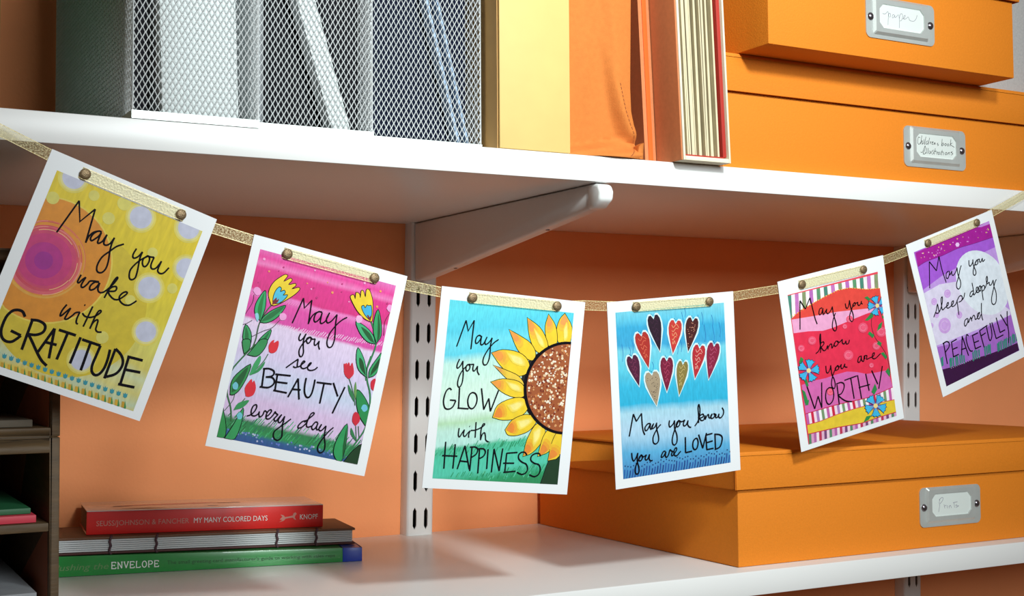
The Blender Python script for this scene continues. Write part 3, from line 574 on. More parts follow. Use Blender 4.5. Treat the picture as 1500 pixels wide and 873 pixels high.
def serif(ch, x, w, h, z):
    K = {'E': [((0, 0), (0, 1)), ((-.12, 1), (.85, 1)), ((-.12, 0), (.9, 0)), ((0, .5), (.6, .5)), ((.85, 1), (.85, .82)), ((.9, 0), (.9, .2)), ((.6, .4), (.6, .6))],
         'N': [((0, 0), (0, 1)), ((0, 1), (.85, 0)), ((.85, 0), (.85, 1)), ((-.15, 0), (.2, 0)), ((-.15, 1), (.05, 1)), ((.68, 1), (1.02, 1))],
         'V': [((0, 1), (.45, 0)), ((.45, 0), (.9, 1)), ((-.15, 1), (.2, 1)), ((.72, 1), (1.05, 1))],
         'L': [((0, 0), (0, 1)), ((-.12, 0), (.85, 0)), ((-.12, 1), (.2, 1)), ((.85, 0), (.85, .22))],
         'O': [], 'P': [((0, 0), (0, 1)), ((-.12, 0), (.25, 0)), ((-.12, 1), (.5, 1)), ((0, .45), (.5, .45))]}[ch]
    for p, q in K: stroke(t, [Vector((x+p[0]*w, z+p[1]*h)), Vector((x+q[0]*w, z+q[1]*h))], .00062, m_wh, to3)
    if ch == 'O': stroke(t, [Vector((x+w*(.42+.48*math.cos(a)), z+h*(.5+.5*math.sin(a)))) for a in [i*2*math.pi/18 for i in range(18)]], .00062, m_wh, to3, closed=True)
    if ch == 'P': stroke(t, [Vector((x+w*(.5+.35*math.sin(a)), z+h*(.725+.275*math.cos(a)))) for a in [i*math.pi/9 for i in range(10)]], .00062, m_wh, to3)
x = px(162.5); sp = (px(231)-px(162.5))/8
for i, ch in enumerate('ENVELOPE'): serif(ch, x+i*sp, sp*.72, .0048, hL*.30)
fit_text(t, "The small greeting card manufacturer's guide to working with sales reps", px(240), px(488), hL*.50, .0030, m_dk, to3)
t.build('lettering', gk)
# hand-bound journal with open spine
Mx, L = frame_on((-.1015, .2330), (.1188, .2050), .0150, .0107)
jr = thing('journal', 'hand bound brown journal with exposed white page folds, middle of the stack', 'book', (0, 0, 0), 'stacked books'); jr.matrix_world = Mx
M_BARK = mat('brown_cover_board', (.15, .062, .026), .6, var=.15, scale=60, linear=True); th = .0123; dp = .064
b = MB(); b.box(0, L, 0, dp, 0, .0016, mat('maroon_cover_board', (.085, .022, .02), .6, linear=True)); b.build('bottom_cover', jr, bevel=.0005)
b = MB(); b.box(0, L, 0, dp, th-.0018, th, M_BARK); b.build('top_cover', jr, bevel=.0005)
M_FOLD = mat('white_page_folds', (.66, .68, .69), .7, linear=True); b = MB(); n = 6; hh = (th-.0035)/n
for i in range(n):
    z0 = .0017+i*hh; P = [(0, .0012, z0+hh*.08), (0, .0006, z0+hh*.3), (0, .0006, z0+hh*.7), (0, .0012, z0+hh*.92), (0, dp-.003, z0+hh*.92), (0, dp-.003, z0+hh*.08)]
    b.prism([(.0006, y, z) for _, y, z in P], (L-.0026, 0, 0), M_FOLD)
b.build('page_sections', jr)
M_CORD = mat('purple_brown_cord', (.075, .035, .045), .8, linear=True); px = lambda u: (u-88)/(520-88)*(L-.0105)+.0105
for u in (152, 217.5, 397, 458):
    b = MB(); P = smooth_line([(px(u)+.0006, -.0004, -.0002), (px(u)-.0004, -.0003, .0030), (px(u)+.0005, -.0004, .0060), (px(u)-.0003, -.0003, .0090), (px(u)+.0008, -.0004, th+.0002), (px(u)+.0012, .006, th+.0005)], 4)
    for p, q in zip(P, P[1:]):
        r = .0009; b.face([p+Vector((-r, 0, 0)), p+Vector((r, 0, 0)), q+Vector((r, 0, 0)), q+Vector((-r, 0, 0))], M_CORD); b.face([p+Vector((-r, 0, 0)), q+Vector((-r, 0, 0)), q+Vector((-r*.4, -.0007, 0)), p+Vector((-r*.4, -.0007, 0))], M_CORD); b.face([p+Vector((-r*.4, -.0007, 0)), q+Vector((-r*.4, -.0007, 0)), q+Vector((r, 0, 0)), p+Vector((r, 0, 0))], M_CORD)
    b.build('binding_cord', jr)
# red board book
Mx, L = frame_on((-.0743, .2395), (.0984, .2200), .0272, .0236)
rb = thing('book', 'red spined board book with white lettering, top of the stack', 'book', (0, 0, 0), 'stacked books'); rb.matrix_world = Mx
M_REDC = mat('red_spine', (.74, .016, .012), .4, var=.06, scale=80, linear=True); M_GLOSS = mat('glossy_white_cover', (.74, .69, .68), .16, linear=True, coat=.6)
th = .0172; dp = .062
b = MB(); b.box(0, L, 0, .0016, 0, th-.0007, M_REDC); b.build('spine', rb, bevel=.0005)
b = MB(); b.box(0, L, 0, dp, th-.0007, th, M_GLOSS); b.box(0, L, .0016, dp, 0, .0010, M_REDC); b.build('cover', rb, bevel=.0003)
M_EDGE = mat('board_page_edges', (.20, .10, .055), .8, var=.35, scale=1, linear=True, stretch=(1, 1, 1400)); b = MB()
for i in range(7): b.box(.0008, L-.0006, .0017, dp-.002, .0012+i*.0022, .0012+i*.0022+.0019, M_EDGE)
b.build('board_pages', rb)
c = MB(); K = mat('dark_cut_edge', (.10, .025, .02), .6, linear=True); PK = mat('pink_figure', (.80, .36, .28), .4, linear=True)
z = th+.00008
for P, m in (([(.022, .008), (.043, .010), (.058, .0060), (.045, .0095), (.030, .0065)], K), ([(.020, .022), (.036, .025), (.021, .026)], K), ([(.098, .028), (.116, .030), (.115, .032), (.098, .031)], K), ([(.088, .012), (.096, .0125), (.096, .0145), (.088, .0140)], K),
             ([(.022, .028), (.04, .034), (.09, .038), (.10, .033), (.085, .029), (.05, .026)], PK)):
    c.face([(x, y, z+.00003*(m is K)) for x, y in P], m)
c.build('cover_shapes', rb)
t = MB(); to3 = lambda q: (q.x, -.0003, q.y); px = lambda u: (u-126.4)/(472-126.4)*L
m_pk = mat('pale_pink_lettering', (.62, .25, .20), .5, linear=True)
fit_text(t, 'SEUSS/JOHNSON & FANCHER', px(140), px(270.5), th*.47, .0037, m_pk, to3)
fit_text(t, 'MY MANY COLORED DAYS', px(277.5), px(386.5), th*.47, .0038, m_wh, to3)
fit_text(t, 'KNOPF', px(436), px(463.5), th*.47, .0037, m_wh, to3)
dog = [(405, .40), (409, .52), (406, .62), (411, .58), (413, .50), (420, .53), (425, .56), (426, .66), (429, .70), (431, .62), (429, .57), (428, .48), (430, .36), (427, .40), (425, .47), (419, .45), (414, .43), (411, .34), (406, .30), (404, .28), (409, .38)]
t.face([to3(Vector((px(u), th*(v-.02)))) for u, v in dog], m_pk)
t.build('lettering', rb)

# ---------------------------------------------------------------- the garland: six printed cards on a gold ribbon
POSE = {1: (-0.11665, -0.006, 0.1926, 0.04816, 0.35035, 0.04551, 0.95311), 2: (0.00488, -0.008, 0.15379, 0.02168, 0.22394, -0.00323, 0.97071), 3: (0.13469, -0.009, 0.13084, 0.05554, 0.08769, -0.08709, 0.98433), 4: (0.26667, -0.009, 0.13103, 0.07734, -0.09134, -0.06672, 0.99002), 5: (0.41975, -0.008, 0.15515, 0.07713, -0.22035, -0.03423, 0.99799), 6: (0.55425, -0.006, 0.19421, 0.0259, -0.32445, -0.00894, 0.97834)}
RECT = {1: (0.066, 0.079, 0.945, 0.967), 2: (0.054, 0.06, 0.938, 0.95), 3: (0.062, 0.062, 0.925, 0.951), 4: (0.06, 0.058, 0.92, 0.95), 5: (0.072, 0.088, 0.928, 0.97), 6: (0.062, 0.062, 0.942, 0.946)}
BRAD = {1: [(0.2104, 0.0471), (0.7894, 0.0471)], 2: [(0.2168, 0.0498), (0.7849, 0.0526)], 3: [(0.2062, 0.0416), (0.795, 0.0365)], 4: [(0.2158, 0.0356), (0.7949, 0.0434)], 5: [(0.2057, 0.0473), (0.786, 0.053)], 6: [(0.2204, 0.04), (0.7903, 0.039)]}
ART = {
1: ([
'0l 1876,3344 2358,1668',
'0l 2358,1668 2812,2523 3332,1743',
'0l 3332,1743 3527,3304',
'0s 3527,3304 3557,3002 3710,2749 3969,2598 4132,2590',
'0s 4132,2590 3945,2605 3753,2781 3681,3030 3782,3123 3915,2999 4050,2820 4118,2617',
'0s 4118,2617 4112,2891 4125,3090 4216,3105 4346,2973 4400,2798 4448,2610',
'0s 4448,2610 4433,2923 4490,3063 4639,3060 4794,2920 4897,2614',
'0s 4897,2614 4876,2916 4932,3260 5050,3675 5081,4027 4974,4264 4787,4336 4637,4257 4571,4008 4660,3618 4932,3260 5175,2956 5510,2721',
'0s 6260,2699 6204,2990 6261,3131 6382,3125 6536,2975 6646,2735',
'0s 6646,2735 6643,3078 6723,3417 6784,3717 6792,3965 6658,4097 6507,4076 6401,3883 6389,3659 6543,3338 6751,3067 6988,2854',
'0s 6978,2834 6839,3016 6867,3212 6993,3332 7116,3293 7182,3135 7179,2953 7087,2823 6978,2834 7195,2811 7373,2768',
'0s 7373,2768 7355,3080 7407,3247 7544,3295 7713,3173 7851,2809',
'0s 7851,2809 7822,3161 7865,3308 8034,3360 8217,3266 8384,2961',
'0s 3946,4711 3902,5039 3997,5076 4112,4883 4236,4741',
'0s 4236,4741 4159,5093 4206,5213 4317,5192 4447,5003 4510,4849 4672,4784 5000,4718',
'0s 5010,4737 4793,4805 4643,5009 4667,5173 4782,5182 4937,5044 5057,4754',
'0s 5057,4754 5080,5031 5209,5148 5388,5115 5573,4923 5788,4562 5887,4282 5830,4246 5761,4390 5671,4779 5593,5308',
'0s 5611,5001 5747,4764 5943,4649 6043,4717 5990,4861 5654,4974',
'0s 5654,4974 5799,5101 6104,5210 6357,5154 6583,4926 6691,4743 6590,4711 6428,4838 6358,5041 6493,5203 6755,5280 7014,5232 7177,5105 7341,4918',
'0s 3825,6173 3713,6467 3701,6705 3778,6707 3957,6445 4090,6258',
'0s 4090,6258 4017,6634 4011,6792 4143,6762 4323,6541 4435,6376 4636,6289',
'0s 4636,6289 4613,6583 4662,6777 4779,6820',
'0l 4714,5920 4779,5921',
'0l 5177,5851 5096,6838',
'0s 4777,6288 4984,6381 5287,6341 5556,6165 5704,5962 5654,5899 5563,5979 5505,6259 5478,6827',
'0s 5478,6827 5514,6544 5638,6360 5735,6373 5767,6599 5800,6772 5950,6842 6153,6791',
'1s 2003,7300 1796,7131 1542,7122 1286,7236 1113,7520 1076,7890 1119,8210 1292,8465 1557,8564 1839,8506 2029,8320 2171,8124',
'1l 2171,8124 1584,8069',
'1l 2424,7264 2488,8687',
'1s 2337,7343 2708,7266 3076,7309 3218,7473 3168,7695 2882,7884 2511,7960',
'1s 2511,7960 2859,8226 3275,8566 3660,8839 4039,8996',
'1l 3330,8550 3694,7345',
'1l 3694,7345 4003,8660',
'1l 3432,8045 4123,7994',
'1l 3931,7336 4903,7313',
'1l 4442,7338 4413,8591',
'1l 5184,7323 5166,8566',
'1l 5301,7392 6372,7375',
'1l 5801,7399 5852,8698',
'1s 6372,7375 6350,7863 6340,8310 6434,8569 6653,8688 6869,8599 7014,8295 7024,7847 6949,7398',
'1l 7218,7281 7239,8690',
'1s 7218,7281 7609,7438 7858,7680 7907,7982 7725,8349 7216,8644',
'1l 8085,7403 8196,8711',
'1l 7999,7428 8904,7362',
'1l 8153,8015 9024,7908',
'1l 8075,8731 9014,8633'],
[
'p 2f90a0 0 -211,9137 -128,9184 -124,9091 -43,9158 14,9100 45,9264 -23,9325 -145,9300',
'p d8a830 0 -121,9501 18,9485 125,9758 -39,9745',
'p 3a8a48 0 50,9526 28,9431 200,9685 208,9753 99,9755',
'p 2f90a0 0 155,9133 239,9179 243,9087 324,9154 382,9096 412,9260 344,9321 222,9296',
'p c89a28 0 246,9497 385,9481 493,9754 328,9742',
'p 3a8a48 0 417,9523 396,9427 568,9681 576,9750 467,9752',
'p 2f90a0 0 524,9129 607,9175 611,9082 693,9149 751,9091 781,9255 713,9317 590,9292',
'p d8a830 0 614,9493 754,9477 861,9751 696,9738',
'p 3a8a48 0 786,9519 764,9423 937,9678 945,9746 836,9748',
'p 2f90a0 0 893,9124 977,9170 981,9077 1063,9145 1121,9087 1151,9251 1082,9312 960,9288',
'p c89a28 0 984,9489 1123,9474 1231,9747 1066,9735',
'p 3a8a48 0 1156,9515 1134,9419 1307,9674 1316,9743 1206,9745',
'p 2f90a0 0 1263,9120 1348,9166 1352,9073 1434,9140 1492,9082 1523,9247 1453,9308 1330,9283',
'p d8a830 0 1354,9485 1495,9470 1603,9744 1436,9731',
'p 3a8a48 0 1527,9511 1505,9415 1678,9671 1687,9739 1577,9741',
'p 2f90a0 0 1635,9115 1719,9161 1724,9068 1806,9135 1865,9077 1895,9242 1825,9304 1702,9279',
'p c89a28 0 1726,9481 1867,9465 1975,9740 1808,9728',
'p 3a8a48 0 1899,9507 1877,9411 2051,9667 2059,9736 1949,9737',
'p 2f90a0 0 2008,9110 2092,9157 2097,9063 2179,9131 2238,9073 2268,9238 2199,9299 2075,9274',
'p d8a830 0 2099,9477 2240,9461 2348,9736 2181,9724',
'p 3a8a48 0 2273,9503 2251,9407 2425,9663 2433,9732 2322,9734',
'p 2f90a0 0 2382,9105 2467,9152 2471,9059 2554,9126 2613,9068 2643,9233 2573,9295 2449,9270',
'p c89a28 0 2473,9473 2615,9457 2723,9733 2555,9720',
'p 3a8a48 0 2647,9499 2626,9403 2800,9659 2808,9729 2697,9730',
'p 2f90a0 0 2757,9101 2842,9148 2847,9054 2930,9122 2989,9063 3020,9229 2949,9291 2825,9266',
'p d8a830 0 2848,9469 2990,9453 3099,9729 2931,9717',
'p 3a8a48 0 3023,9495 3002,9399 3176,9656 3185,9725 3073,9727',
'p 2f90a0 0 3134,9096 3219,9143 3224,9049 3307,9117 3367,9059 3397,9225 3326,9287 3201,9262',
'p c89a28 0 3225,9465 3368,9449 3477,9726 3307,9713',
'p 3a8a48 0 3400,9491 3379,9395 3554,9652 3562,9721 3450,9723',
'p 2f90a0 0 3512,9092 3597,9139 3602,9045 3685,9113 3745,9054 3775,9220 3705,9282 3579,9257',
'p d8a830 0 3603,9461 3746,9445 3855,9722 3685,9710',
'p 3a8a48 0 3779,9487 3757,9391 3933,9648 3941,9718 3829,9720',
'p 2f90a0 0 3891,9087 3977,9134 3981,9040 4065,9108 4125,9049 4155,9216 4084,9278 3958,9253',
'p c89a28 0 3982,9457 4126,9441 4235,9719 4065,9706',
'p 3a8a48 0 4159,9483 4137,9386 4313,9645 4321,9714 4208,9716',
'p 2f90a0 0 4271,9083 4357,9130 4362,9035 4446,9104 4506,9045 4536,9212 4465,9274 4339,9249',
'p d8a830 0 4362,9453 4506,9437 4616,9715 4445,9703',
'p 3a8a48 0 4539,9479 4518,9382 4694,9641 4703,9711 4589,9712',
'p 2f90a0 0 4653,9078 4739,9125 4744,9031 4828,9099 4889,9040 4919,9207 4847,9269 4721,9244',
'p c89a28 0 4744,9449 4889,9433 4998,9712 4827,9699',
'p 3a8a48 0 4922,9475 4900,9378 5077,9637 5085,9707 4971,9709',
'p 2f90a0 0 5035,9073 5122,9121 5127,9026 5212,9094 5272,9035 5302,9203 5231,9265 5103,9240',
'p d8a830 0 5127,9445 5272,9429 5382,9708 5210,9695',
'p 3a8a48 0 5305,9471 5283,9374 5460,9633 5469,9703 5355,9705',
'p 2f90a0 0 5419,9069 5506,9116 5512,9021 5596,9090 5657,9031 5687,9198 5615,9261 5488,9235',
'p c89a28 0 5511,9441 5657,9425 5767,9704 5594,9692',
'p 3a8a48 0 5690,9467 5668,9370 5846,9630 5854,9700 5740,9702',
'p 2f90a0 0 5805,9063 5892,9111 5897,9016 5982,9085 6043,9025 6073,9193 6001,9256 5873,9231',
'p d8a830 0 5896,9437 6042,9420 6152,9700 5980,9688',
'p 3a8a48 0 6076,9463 6054,9365 6232,9626 6240,9696 6126,9698',
'p 2f90a0 0 6191,9059 6279,9106 6284,9011 6369,9080 6431,9021 6461,9189 6388,9252 6260,9226',
'p c89a28 0 6283,9433 6429,9416 6540,9697 6366,9684',
'p 3a8a48 0 6463,9459 6441,9361 6620,9622 6628,9692 6513,9694',
'p 2f90a0 0 6579,9054 6667,9102 6672,9006 6758,9075 6819,9016 6850,9184 6777,9247 6648,9222',
'p d8a830 0 6671,9429 6818,9412 6929,9693 6754,9680',
'p 3a8a48 0 6852,9455 6830,9357 7009,9618 7017,9688 6901,9690',
'p 2f90a0 0 6968,9049 7056,9097 7062,9001 7148,9071 7209,9011 7240,9180 7166,9243 7037,9217',
'p c89a28 0 7060,9424 7208,9408 7319,9689 7144,9677',
'p 3a8a48 0 7241,9451 7220,9353 7399,9614 7407,9685 7291,9687',
'p 2f90a0 0 7359,9045 7447,9092 7453,8997 7539,9066 7601,9006 7631,9175 7557,9238 7428,9213',
'p d8a830 0 7451,9420 7599,9404 7710,9686 7535,9673',
'p 3a8a48 0 7633,9447 7611,9348 7790,9610 7799,9681 7683,9683',
'p 2f90a0 0 7751,9040 7839,9088 7845,8992 7931,9061 7994,9001 8024,9171 7950,9234 7820,9208',
'p c89a28 0 7843,9416 7991,9400 8102,9682 7927,9669',
'p 3a8a48 0 8025,9442 8003,9344 8183,9607 8192,9677 8075,9679',
'p 2f90a0 0 8144,9035 8233,9083 8239,8987 8325,9056 8388,8997 8418,9166 8343,9229 8213,9204',
'p d8a830 0 8236,9412 8385,9396 8496,9678 8320,9666',
'p 3a8a48 0 8419,9438 8397,9340 8578,9603 8586,9674 8469,9676',
'p 2f90a0 0 8539,9030 8628,9078 8633,8982 8720,9052 8783,8992 8813,9162 8738,9225 8608,9199',
'p c89a28 0 8630,9408 8780,9391 8892,9674 8715,9662',
'p 3a8a48 0 8814,9434 8792,9336 8973,9599 8981,9670 8864,9672']),
2: ([
'0l 3421,3607 3760,2326',
'0l 3760,2326 3950,2772 4296,2323',
'0l 4296,2323 4406,3469',
'0s 4402,3456 4479,3147 4650,2911 4909,2772 5087,2761',
'0s 5087,2761 4852,2782 4697,2970 4686,3199 4792,3292 4944,3196 5065,2992 5093,2782',
'0s 5093,2782 5090,3078 5113,3255 5214,3291 5364,3186 5462,3008 5551,2696',
'0s 5551,2696 5450,2965 5489,3140 5606,3186 5804,3035 6037,2695',
'0s 6037,2695 6073,3122 6160,3517 6219,3917 6159,4226 6005,4322 5864,4256 5782,4043 5824,3716 6000,3387 6217,3095 6455,2868 6700,2708',
'0s 4069,3993 4023,4182 4072,4309 4188,4297 4318,4128 4401,3941',
'0s 4401,3941 4339,4260 4405,4566 4492,4823 4460,5020 4350,5053 4244,4936 4210,4738 4306,4493 4476,4258 4688,4060',
'0s 4686,4052 4530,4135 4522,4272 4628,4367 4730,4303 4788,4156 4717,4055 4856,4121 5025,4081',
'0s 5025,4081 5021,4272 5082,4375 5188,4324 5299,4131',
'0s 5299,4131 5318,4355 5440,4525',
'0s 3650,5722 3911,5494 4151,5293 4261,5219 4280,5406 4301,5562 4186,5618 4056,5582',
'0s 4305,5575 4454,5512 4616,5347 4707,5249 4613,5233 4525,5386 4553,5540 4714,5580 4924,5475 5064,5336 5107,5237 5016,5276 4946,5448 5013,5573 5198,5586 5415,5502 5555,5363',
'0s 1988,8298 2189,8212 2374,8022 2448,7799 2386,7703 2237,7781 2177,8003 2254,8201 2432,8224 2607,8116 2669,7973',
'0s 2669,7973 2680,8130 2774,8221 2909,8092 2970,7897 3144,7947',
'0s 3103,8166 3272,8032 3373,7856 3305,7788 3175,7889 3114,8085 3178,8233 3356,8204 3536,7988 3598,7845 3686,7910 3814,7942',
'0s 3814,7942 3659,8127 3662,8233 3782,8240 3929,8029 4032,7906',
'0s 4032,7906 3912,8139 3929,8269 4066,8263 4234,7952',
'0s 4234,7952 4217,8302 4287,8664 4328,8925 4170,9100 3958,9091 3815,8954 3822,8740 4095,8482 4376,8249 4644,8018',
'0s 5619,7937 5365,8033 5183,8251 5215,8363 5407,8294 5597,8102 5687,7926',
'0s 5507,8036 5784,7776 5975,7583 5932,7510 5799,7586 5698,7844 5666,8145 5777,8234 5999,8144',
'0s 6339,7927 6182,7925 6038,8111 6024,8231 6137,8299 6285,8151 6347,7952',
'0s 6347,7952 6313,8173 6391,8269 6504,8169 6586,7967',
'0s 6586,7967 6483,8173 6534,8272 6670,8250 6881,8000',
'0s 6881,8000 6909,8455 7066,8863 7095,9129 6942,9289 6756,9264 6655,9091 6710,8865 6925,8506 7129,8230 7362,8002',
'1l 2379,6007 2481,6885',
'1s 2310,6003 2669,5940 2960,5994 3017,6143 2868,6274 2581,6351',
'1s 2581,6351 2949,6313 3143,6438 3109,6629 2849,6806 2349,6855',
'1l 3233,6105 3301,6887',
'1l 3102,6128 4048,6042',
'1l 3270,6469 3949,6420',
'1l 3201,6878 4044,6866',
'1l 4165,7042 4529,6091',
'1l 4529,6091 4865,7046',
'1l 4327,6642 4836,6587',
'1s 5009,5981 5026,6351 5103,6658 5263,6845 5438,6842 5554,6635 5583,6255 5568,5964',
'1l 5706,6074 6666,6004',
'1l 6180,6045 6185,7021',
'1l 6741,5921 7205,6515',
'1l 7525,6001 7097,7354'],
[
's 3a5a38 6 1949,3018 1693,3431 1498,3937 1468,4307 1485,4722 1423,5099',
's 2d6a38 7 1536,4981 1125,5481 472,6412 446,6807 531,7431 941,8073 1158,8679',
's 3a5a38 3 973,7213 976,7711 629,8268',
's 3a6a40 4 2411,5286 2209,5715 1668,6416',
's 3a6a40 4 1660,7524 1189,8139',
's 5a2040 3 785,2747 794,3134 550,3698',
's 4a3a40 3 469,4243 740,4130 1019,3922',
's 4a3a40 3 1231,4664 1806,4297 2282,4053 2637,3620',
'P f0d028 3 1917,3024 1627,2611 1625,2247 1798,1902 2122,1604 2352,1455 2517,1501 2348,1794 2695,1570 2835,1647 2684,1885 3058,1750 3125,1862 2937,2045 3307,1895 3415,1979 3205,2255 2704,2665 2183,2999',
'P 4fc0e0 2 2000,2956 1932,2604 2009,2277 2180,2088 2319,2165 2289,2301 2498,2193 2596,2294 2499,2433 2755,2368 2675,2566 2407,2826',
'p 7a1028 0 1969,3014 1989,2802 2141,2616 2190,2737 2298,2638 2270,2826',
'P 2fae6a 3 1516,3881 1095,3596 997,3251 1091,2870 1370,2426 1541,2783 1618,3289',
'p 14803a 0 1516,3881 1242,3516 1193,3110 1359,2506 1418,3067 1467,3474',
'P 2f9e5a 3 1498,3937 1621,3653 1938,3333 2400,3037 2801,2882 2616,3310 2304,3656 1893,3889',
'p 157038 0 1527,3921 1801,3567 2298,3160 2743,2919 2471,3285 2038,3680',
'P 2f9e5a 3 925,5137 684,4764 690,4191 1110,4478 1251,4973 1050,5219',
'p 157038 0 943,5081 813,4741 731,4288 997,4603 1090,5003',
'P 2f9e5a 3 1617,5064 1711,4681 2238,4139 2248,4530 2005,4993',
'p 157038 0 1681,5052 1905,4645 2195,4226 2100,4610 1908,5011',
'P 2f9050 3 1004,5539 830,5251 735,4915 1171,4835 1243,5247',
'P 2f9050 3 1188,5541 1418,5216 1741,4731 2182,4651 2122,5089 1778,5506',
'P 2c9048 3 734,7503 634,6987 825,6528 1509,5924 1502,6481 1236,7168 953,7466',
'p 0e5a28 0 793,7386 790,6889 1386,6074 1321,6655 1061,7198',
'p e02030 0 2426,5176 2330,4908 2422,4678 2580,4578 2592,4718 2811,4571 2905,4733 2860,5063 2623,5212',
'p e02030 0 1657,7417 1498,7052 1692,6661 1795,6601 1871,6737 1951,6631 2142,6941 2097,7270 1861,7418',
'p 3aa060 0 1580,6431 1699,5876 1945,5441 2057,5670 1884,6200',
'p 2f9050 0 1586,6452 1953,6117 2305,5662 2302,5877 2070,6203',
'p 2f9050 0 1133,8169 1322,7795 1921,7565 1644,7955',
'P 2a9048 3 430,9512 457,8795 460,8154 889,8866 982,9459',
'P 2f9a58 3 992,9493 1328,8794 1665,7966 1774,8578 1600,9431',
'p 6fc0d0 0 741,7040 877,6874 1073,6982 1061,7198 832,7202',
'p 6fc0d0 0 1388,8355 1526,8190 1723,8300 1701,8482 1507,8515',
'p f0a0d8 0 672,2587 726,2422 911,2360 1106,2452 1131,2654 920,2747',
'p f0a0d8 0 2561,3477 2583,3316 2804,3248 2984,3345 2956,3534 2702,3608',
'p 8fd0e0 0 1095,3596 1249,3541 1363,3702 1362,3936 1184,3787',
's 2f7a48 8 8291,2640 8704,3178 8904,3697 8785,4398 8648,5041 8778,5470',
's 2d7a48 8 8755,4264 8670,4906 8831,5436 9211,6069 9410,6877 9385,7724 8937,8570 8424,9354',
'P f0d028 3 8252,2647 7816,2575 7235,2287 6683,1813 6631,1640 6815,1574 6948,1744 6912,1434 7146,1450 7256,1624 7211,1285 7383,1282 7566,1534 7521,1195 7662,1118 7885,1307 8143,1747 8334,2509',
'P 3fb4e0 2 8195,2596 7755,2372 7455,2062 7584,1946 7697,2046 7774,1891 7901,1904 8057,1874 8206,2226',
'p 7a1028 0 8209,2643 7928,2401 8013,2354 8106,2441 8199,2338',
'P 3fae74 3 8847,3646 8300,3622 7706,3300 7311,2810 8009,2938 8604,3258',
'p 0e5a28 0 8799,3624 8343,3491 7696,2996 8333,3185',
'P 2fa060 3 8917,3602 8551,3083 8434,2429 8557,1963 8920,2522 9117,3164',
'p 0e5a28 0 8923,3539 8826,3033 8598,2152 8877,2654 9032,3242',
'P 3fae74 3 8777,5328 8158,5065 7842,4566 7797,4008 8295,4424 8612,4923',
'p 0e4a20 0 8700,5267 8201,4934 8020,4473 8309,4606 8551,4996',
'P 2fa060 3 8895,5307 8849,4881 9224,4196 9377,4014 9463,4649 9255,5120',
'p 0e4a20 0 8956,5234 9007,4854 9361,4233 9346,4732',
'p e02838 0 7694,5578 7311,5398 7188,4989 7312,4857 7401,5013 7461,4806 7572,4983 7662,4844 7768,4949 7897,5296',
'p f0a0d8 0 9078,1815 9147,1630 9328,1595 9428,1811 9287,1948',
'p f0b0dc 0 7264,2709 7305,2518 7538,2474 7699,2597 7635,2793 7401,2836',
's 7a1040 3 9362,1977 9157,2478 9275,3135',
'P 1f8a48 3 9355,7624 8800,7189 8421,6553 8345,5994 8895,6263 9390,6810',
'p 6fc0d8 0 8833,6833 8916,6644 9150,6640 9255,6833 9062,6970',
'p d02038 0 7400,5476 7213,5162 7134,4900 7323,5005 7426,4793 7555,4977 7651,4773 7802,5059 7814,5404 7663,5583',
'p d02038 0 9494,5916 9202,5791 9101,5459 9346,5276 9537,5593',
's 3a6a48 4 7677,5566 7955,5935 8294,6504 8419,6763',
'p 2f7a48 0 8298,6609 7858,6230 7695,5841 8126,6254',
'p 6a9a50 0 8357,6494 8148,6111 8123,5628 8325,6081',
'p d02038 0 8729,7726 8453,7526 8424,7181 8572,7052 8818,7186 8926,7448',
's 3a6a48 4 8746,7723 8986,8422',
's 3a6a48 4 8907,7697 9124,8259',
'p 2f7a48 0 8941,8429 8528,8145 8482,7837 8853,8232',
'P 2a9a58 3 8020,9558 7685,9120 7769,8407 8170,7699 8361,8522 8331,9509',
'p 0f5a28 0 8376,9502 8199,8758 8178,7851 8317,8529',
'P 0f3a18 3 8475,9522 8790,9016 9367,8502 9458,9051 9438,9513']),
3: ([
'0l 1357,2901 1816,1564',
'0l 1816,1564 2027,2083 2361,1522',
'0l 2361,1522 2327,2974',
'0s 2956,2293 2803,2240 2641,2338 2579,2535 2636,2660 2763,2608 2889,2449 2971,2271',
'0s 2971,2271 2940,2488 2945,2660 3039,2705 3172,2601 3336,2287',
'0s 3336,2287 3236,2510 3253,2638 3354,2652 3541,2509 3691,2304',
'0s 3691,2304 3625,2698 3646,3085 3603,3434 3485,3658 3313,3691 3218,3546 3260,3284 3478,2924 3683,2694 3895,2506 4141,2358',
'0s 1631,3515 1519,3766 1512,3938 1601,3962 1756,3815 1872,3593',
'0s 1872,3593 1899,3892 1971,4188 1962,4661 1808,4907 1665,4787 1701,4428 1903,4063 2240,3749',
'0s 2238,3732 2135,3833 2128,4006 2224,4077 2341,3992 2379,3839 2285,3737 2413,3738 2613,3707',
'0s 2613,3707 2581,3912 2626,4038 2739,4009 2886,3784',
'0s 2886,3784 2907,4042 3060,4226',
'0s 2056,6938 2044,7273 2146,7368 2322,7126 2423,7000',
'0s 2423,7000 2384,7256 2501,7331 2684,7141 2806,7035',
'0s 2806,7035 2742,7239 2761,7386',
'0l 2732,6811 2770,6822',
'0l 3155,6581 3193,7365',
'0s 2849,7019 3162,6984 3465,6868 3719,6720 3736,6639 3624,6691 3545,6998 3570,7469',
'0s 3570,7469 3644,7195 3794,7087 3879,7252 3933,7451 4146,7543',
'1s 1303,5083 1160,5005 972,5136 859,5440 853,5738 991,5996 1245,6035 1495,5902 1653,5594',
'1l 1651,5580 1259,5583',
'1l 1820,4939 1883,5933',
'1l 1814,5951 2559,5950',
'1s 2722,5112 2532,5243 2454,5548 2563,5843 2800,5930 3003,5751 3073,5446 2949,5186 2722,5112',
'1l 3298,4877 3590,5933',
'1l 3590,5933 3861,5354',
'1l 3861,5354 4054,5996',
'1l 4054,5996 4472,4915',
'1l 1253,7657 1304,8990',
'1l 1907,7747 1900,8966',
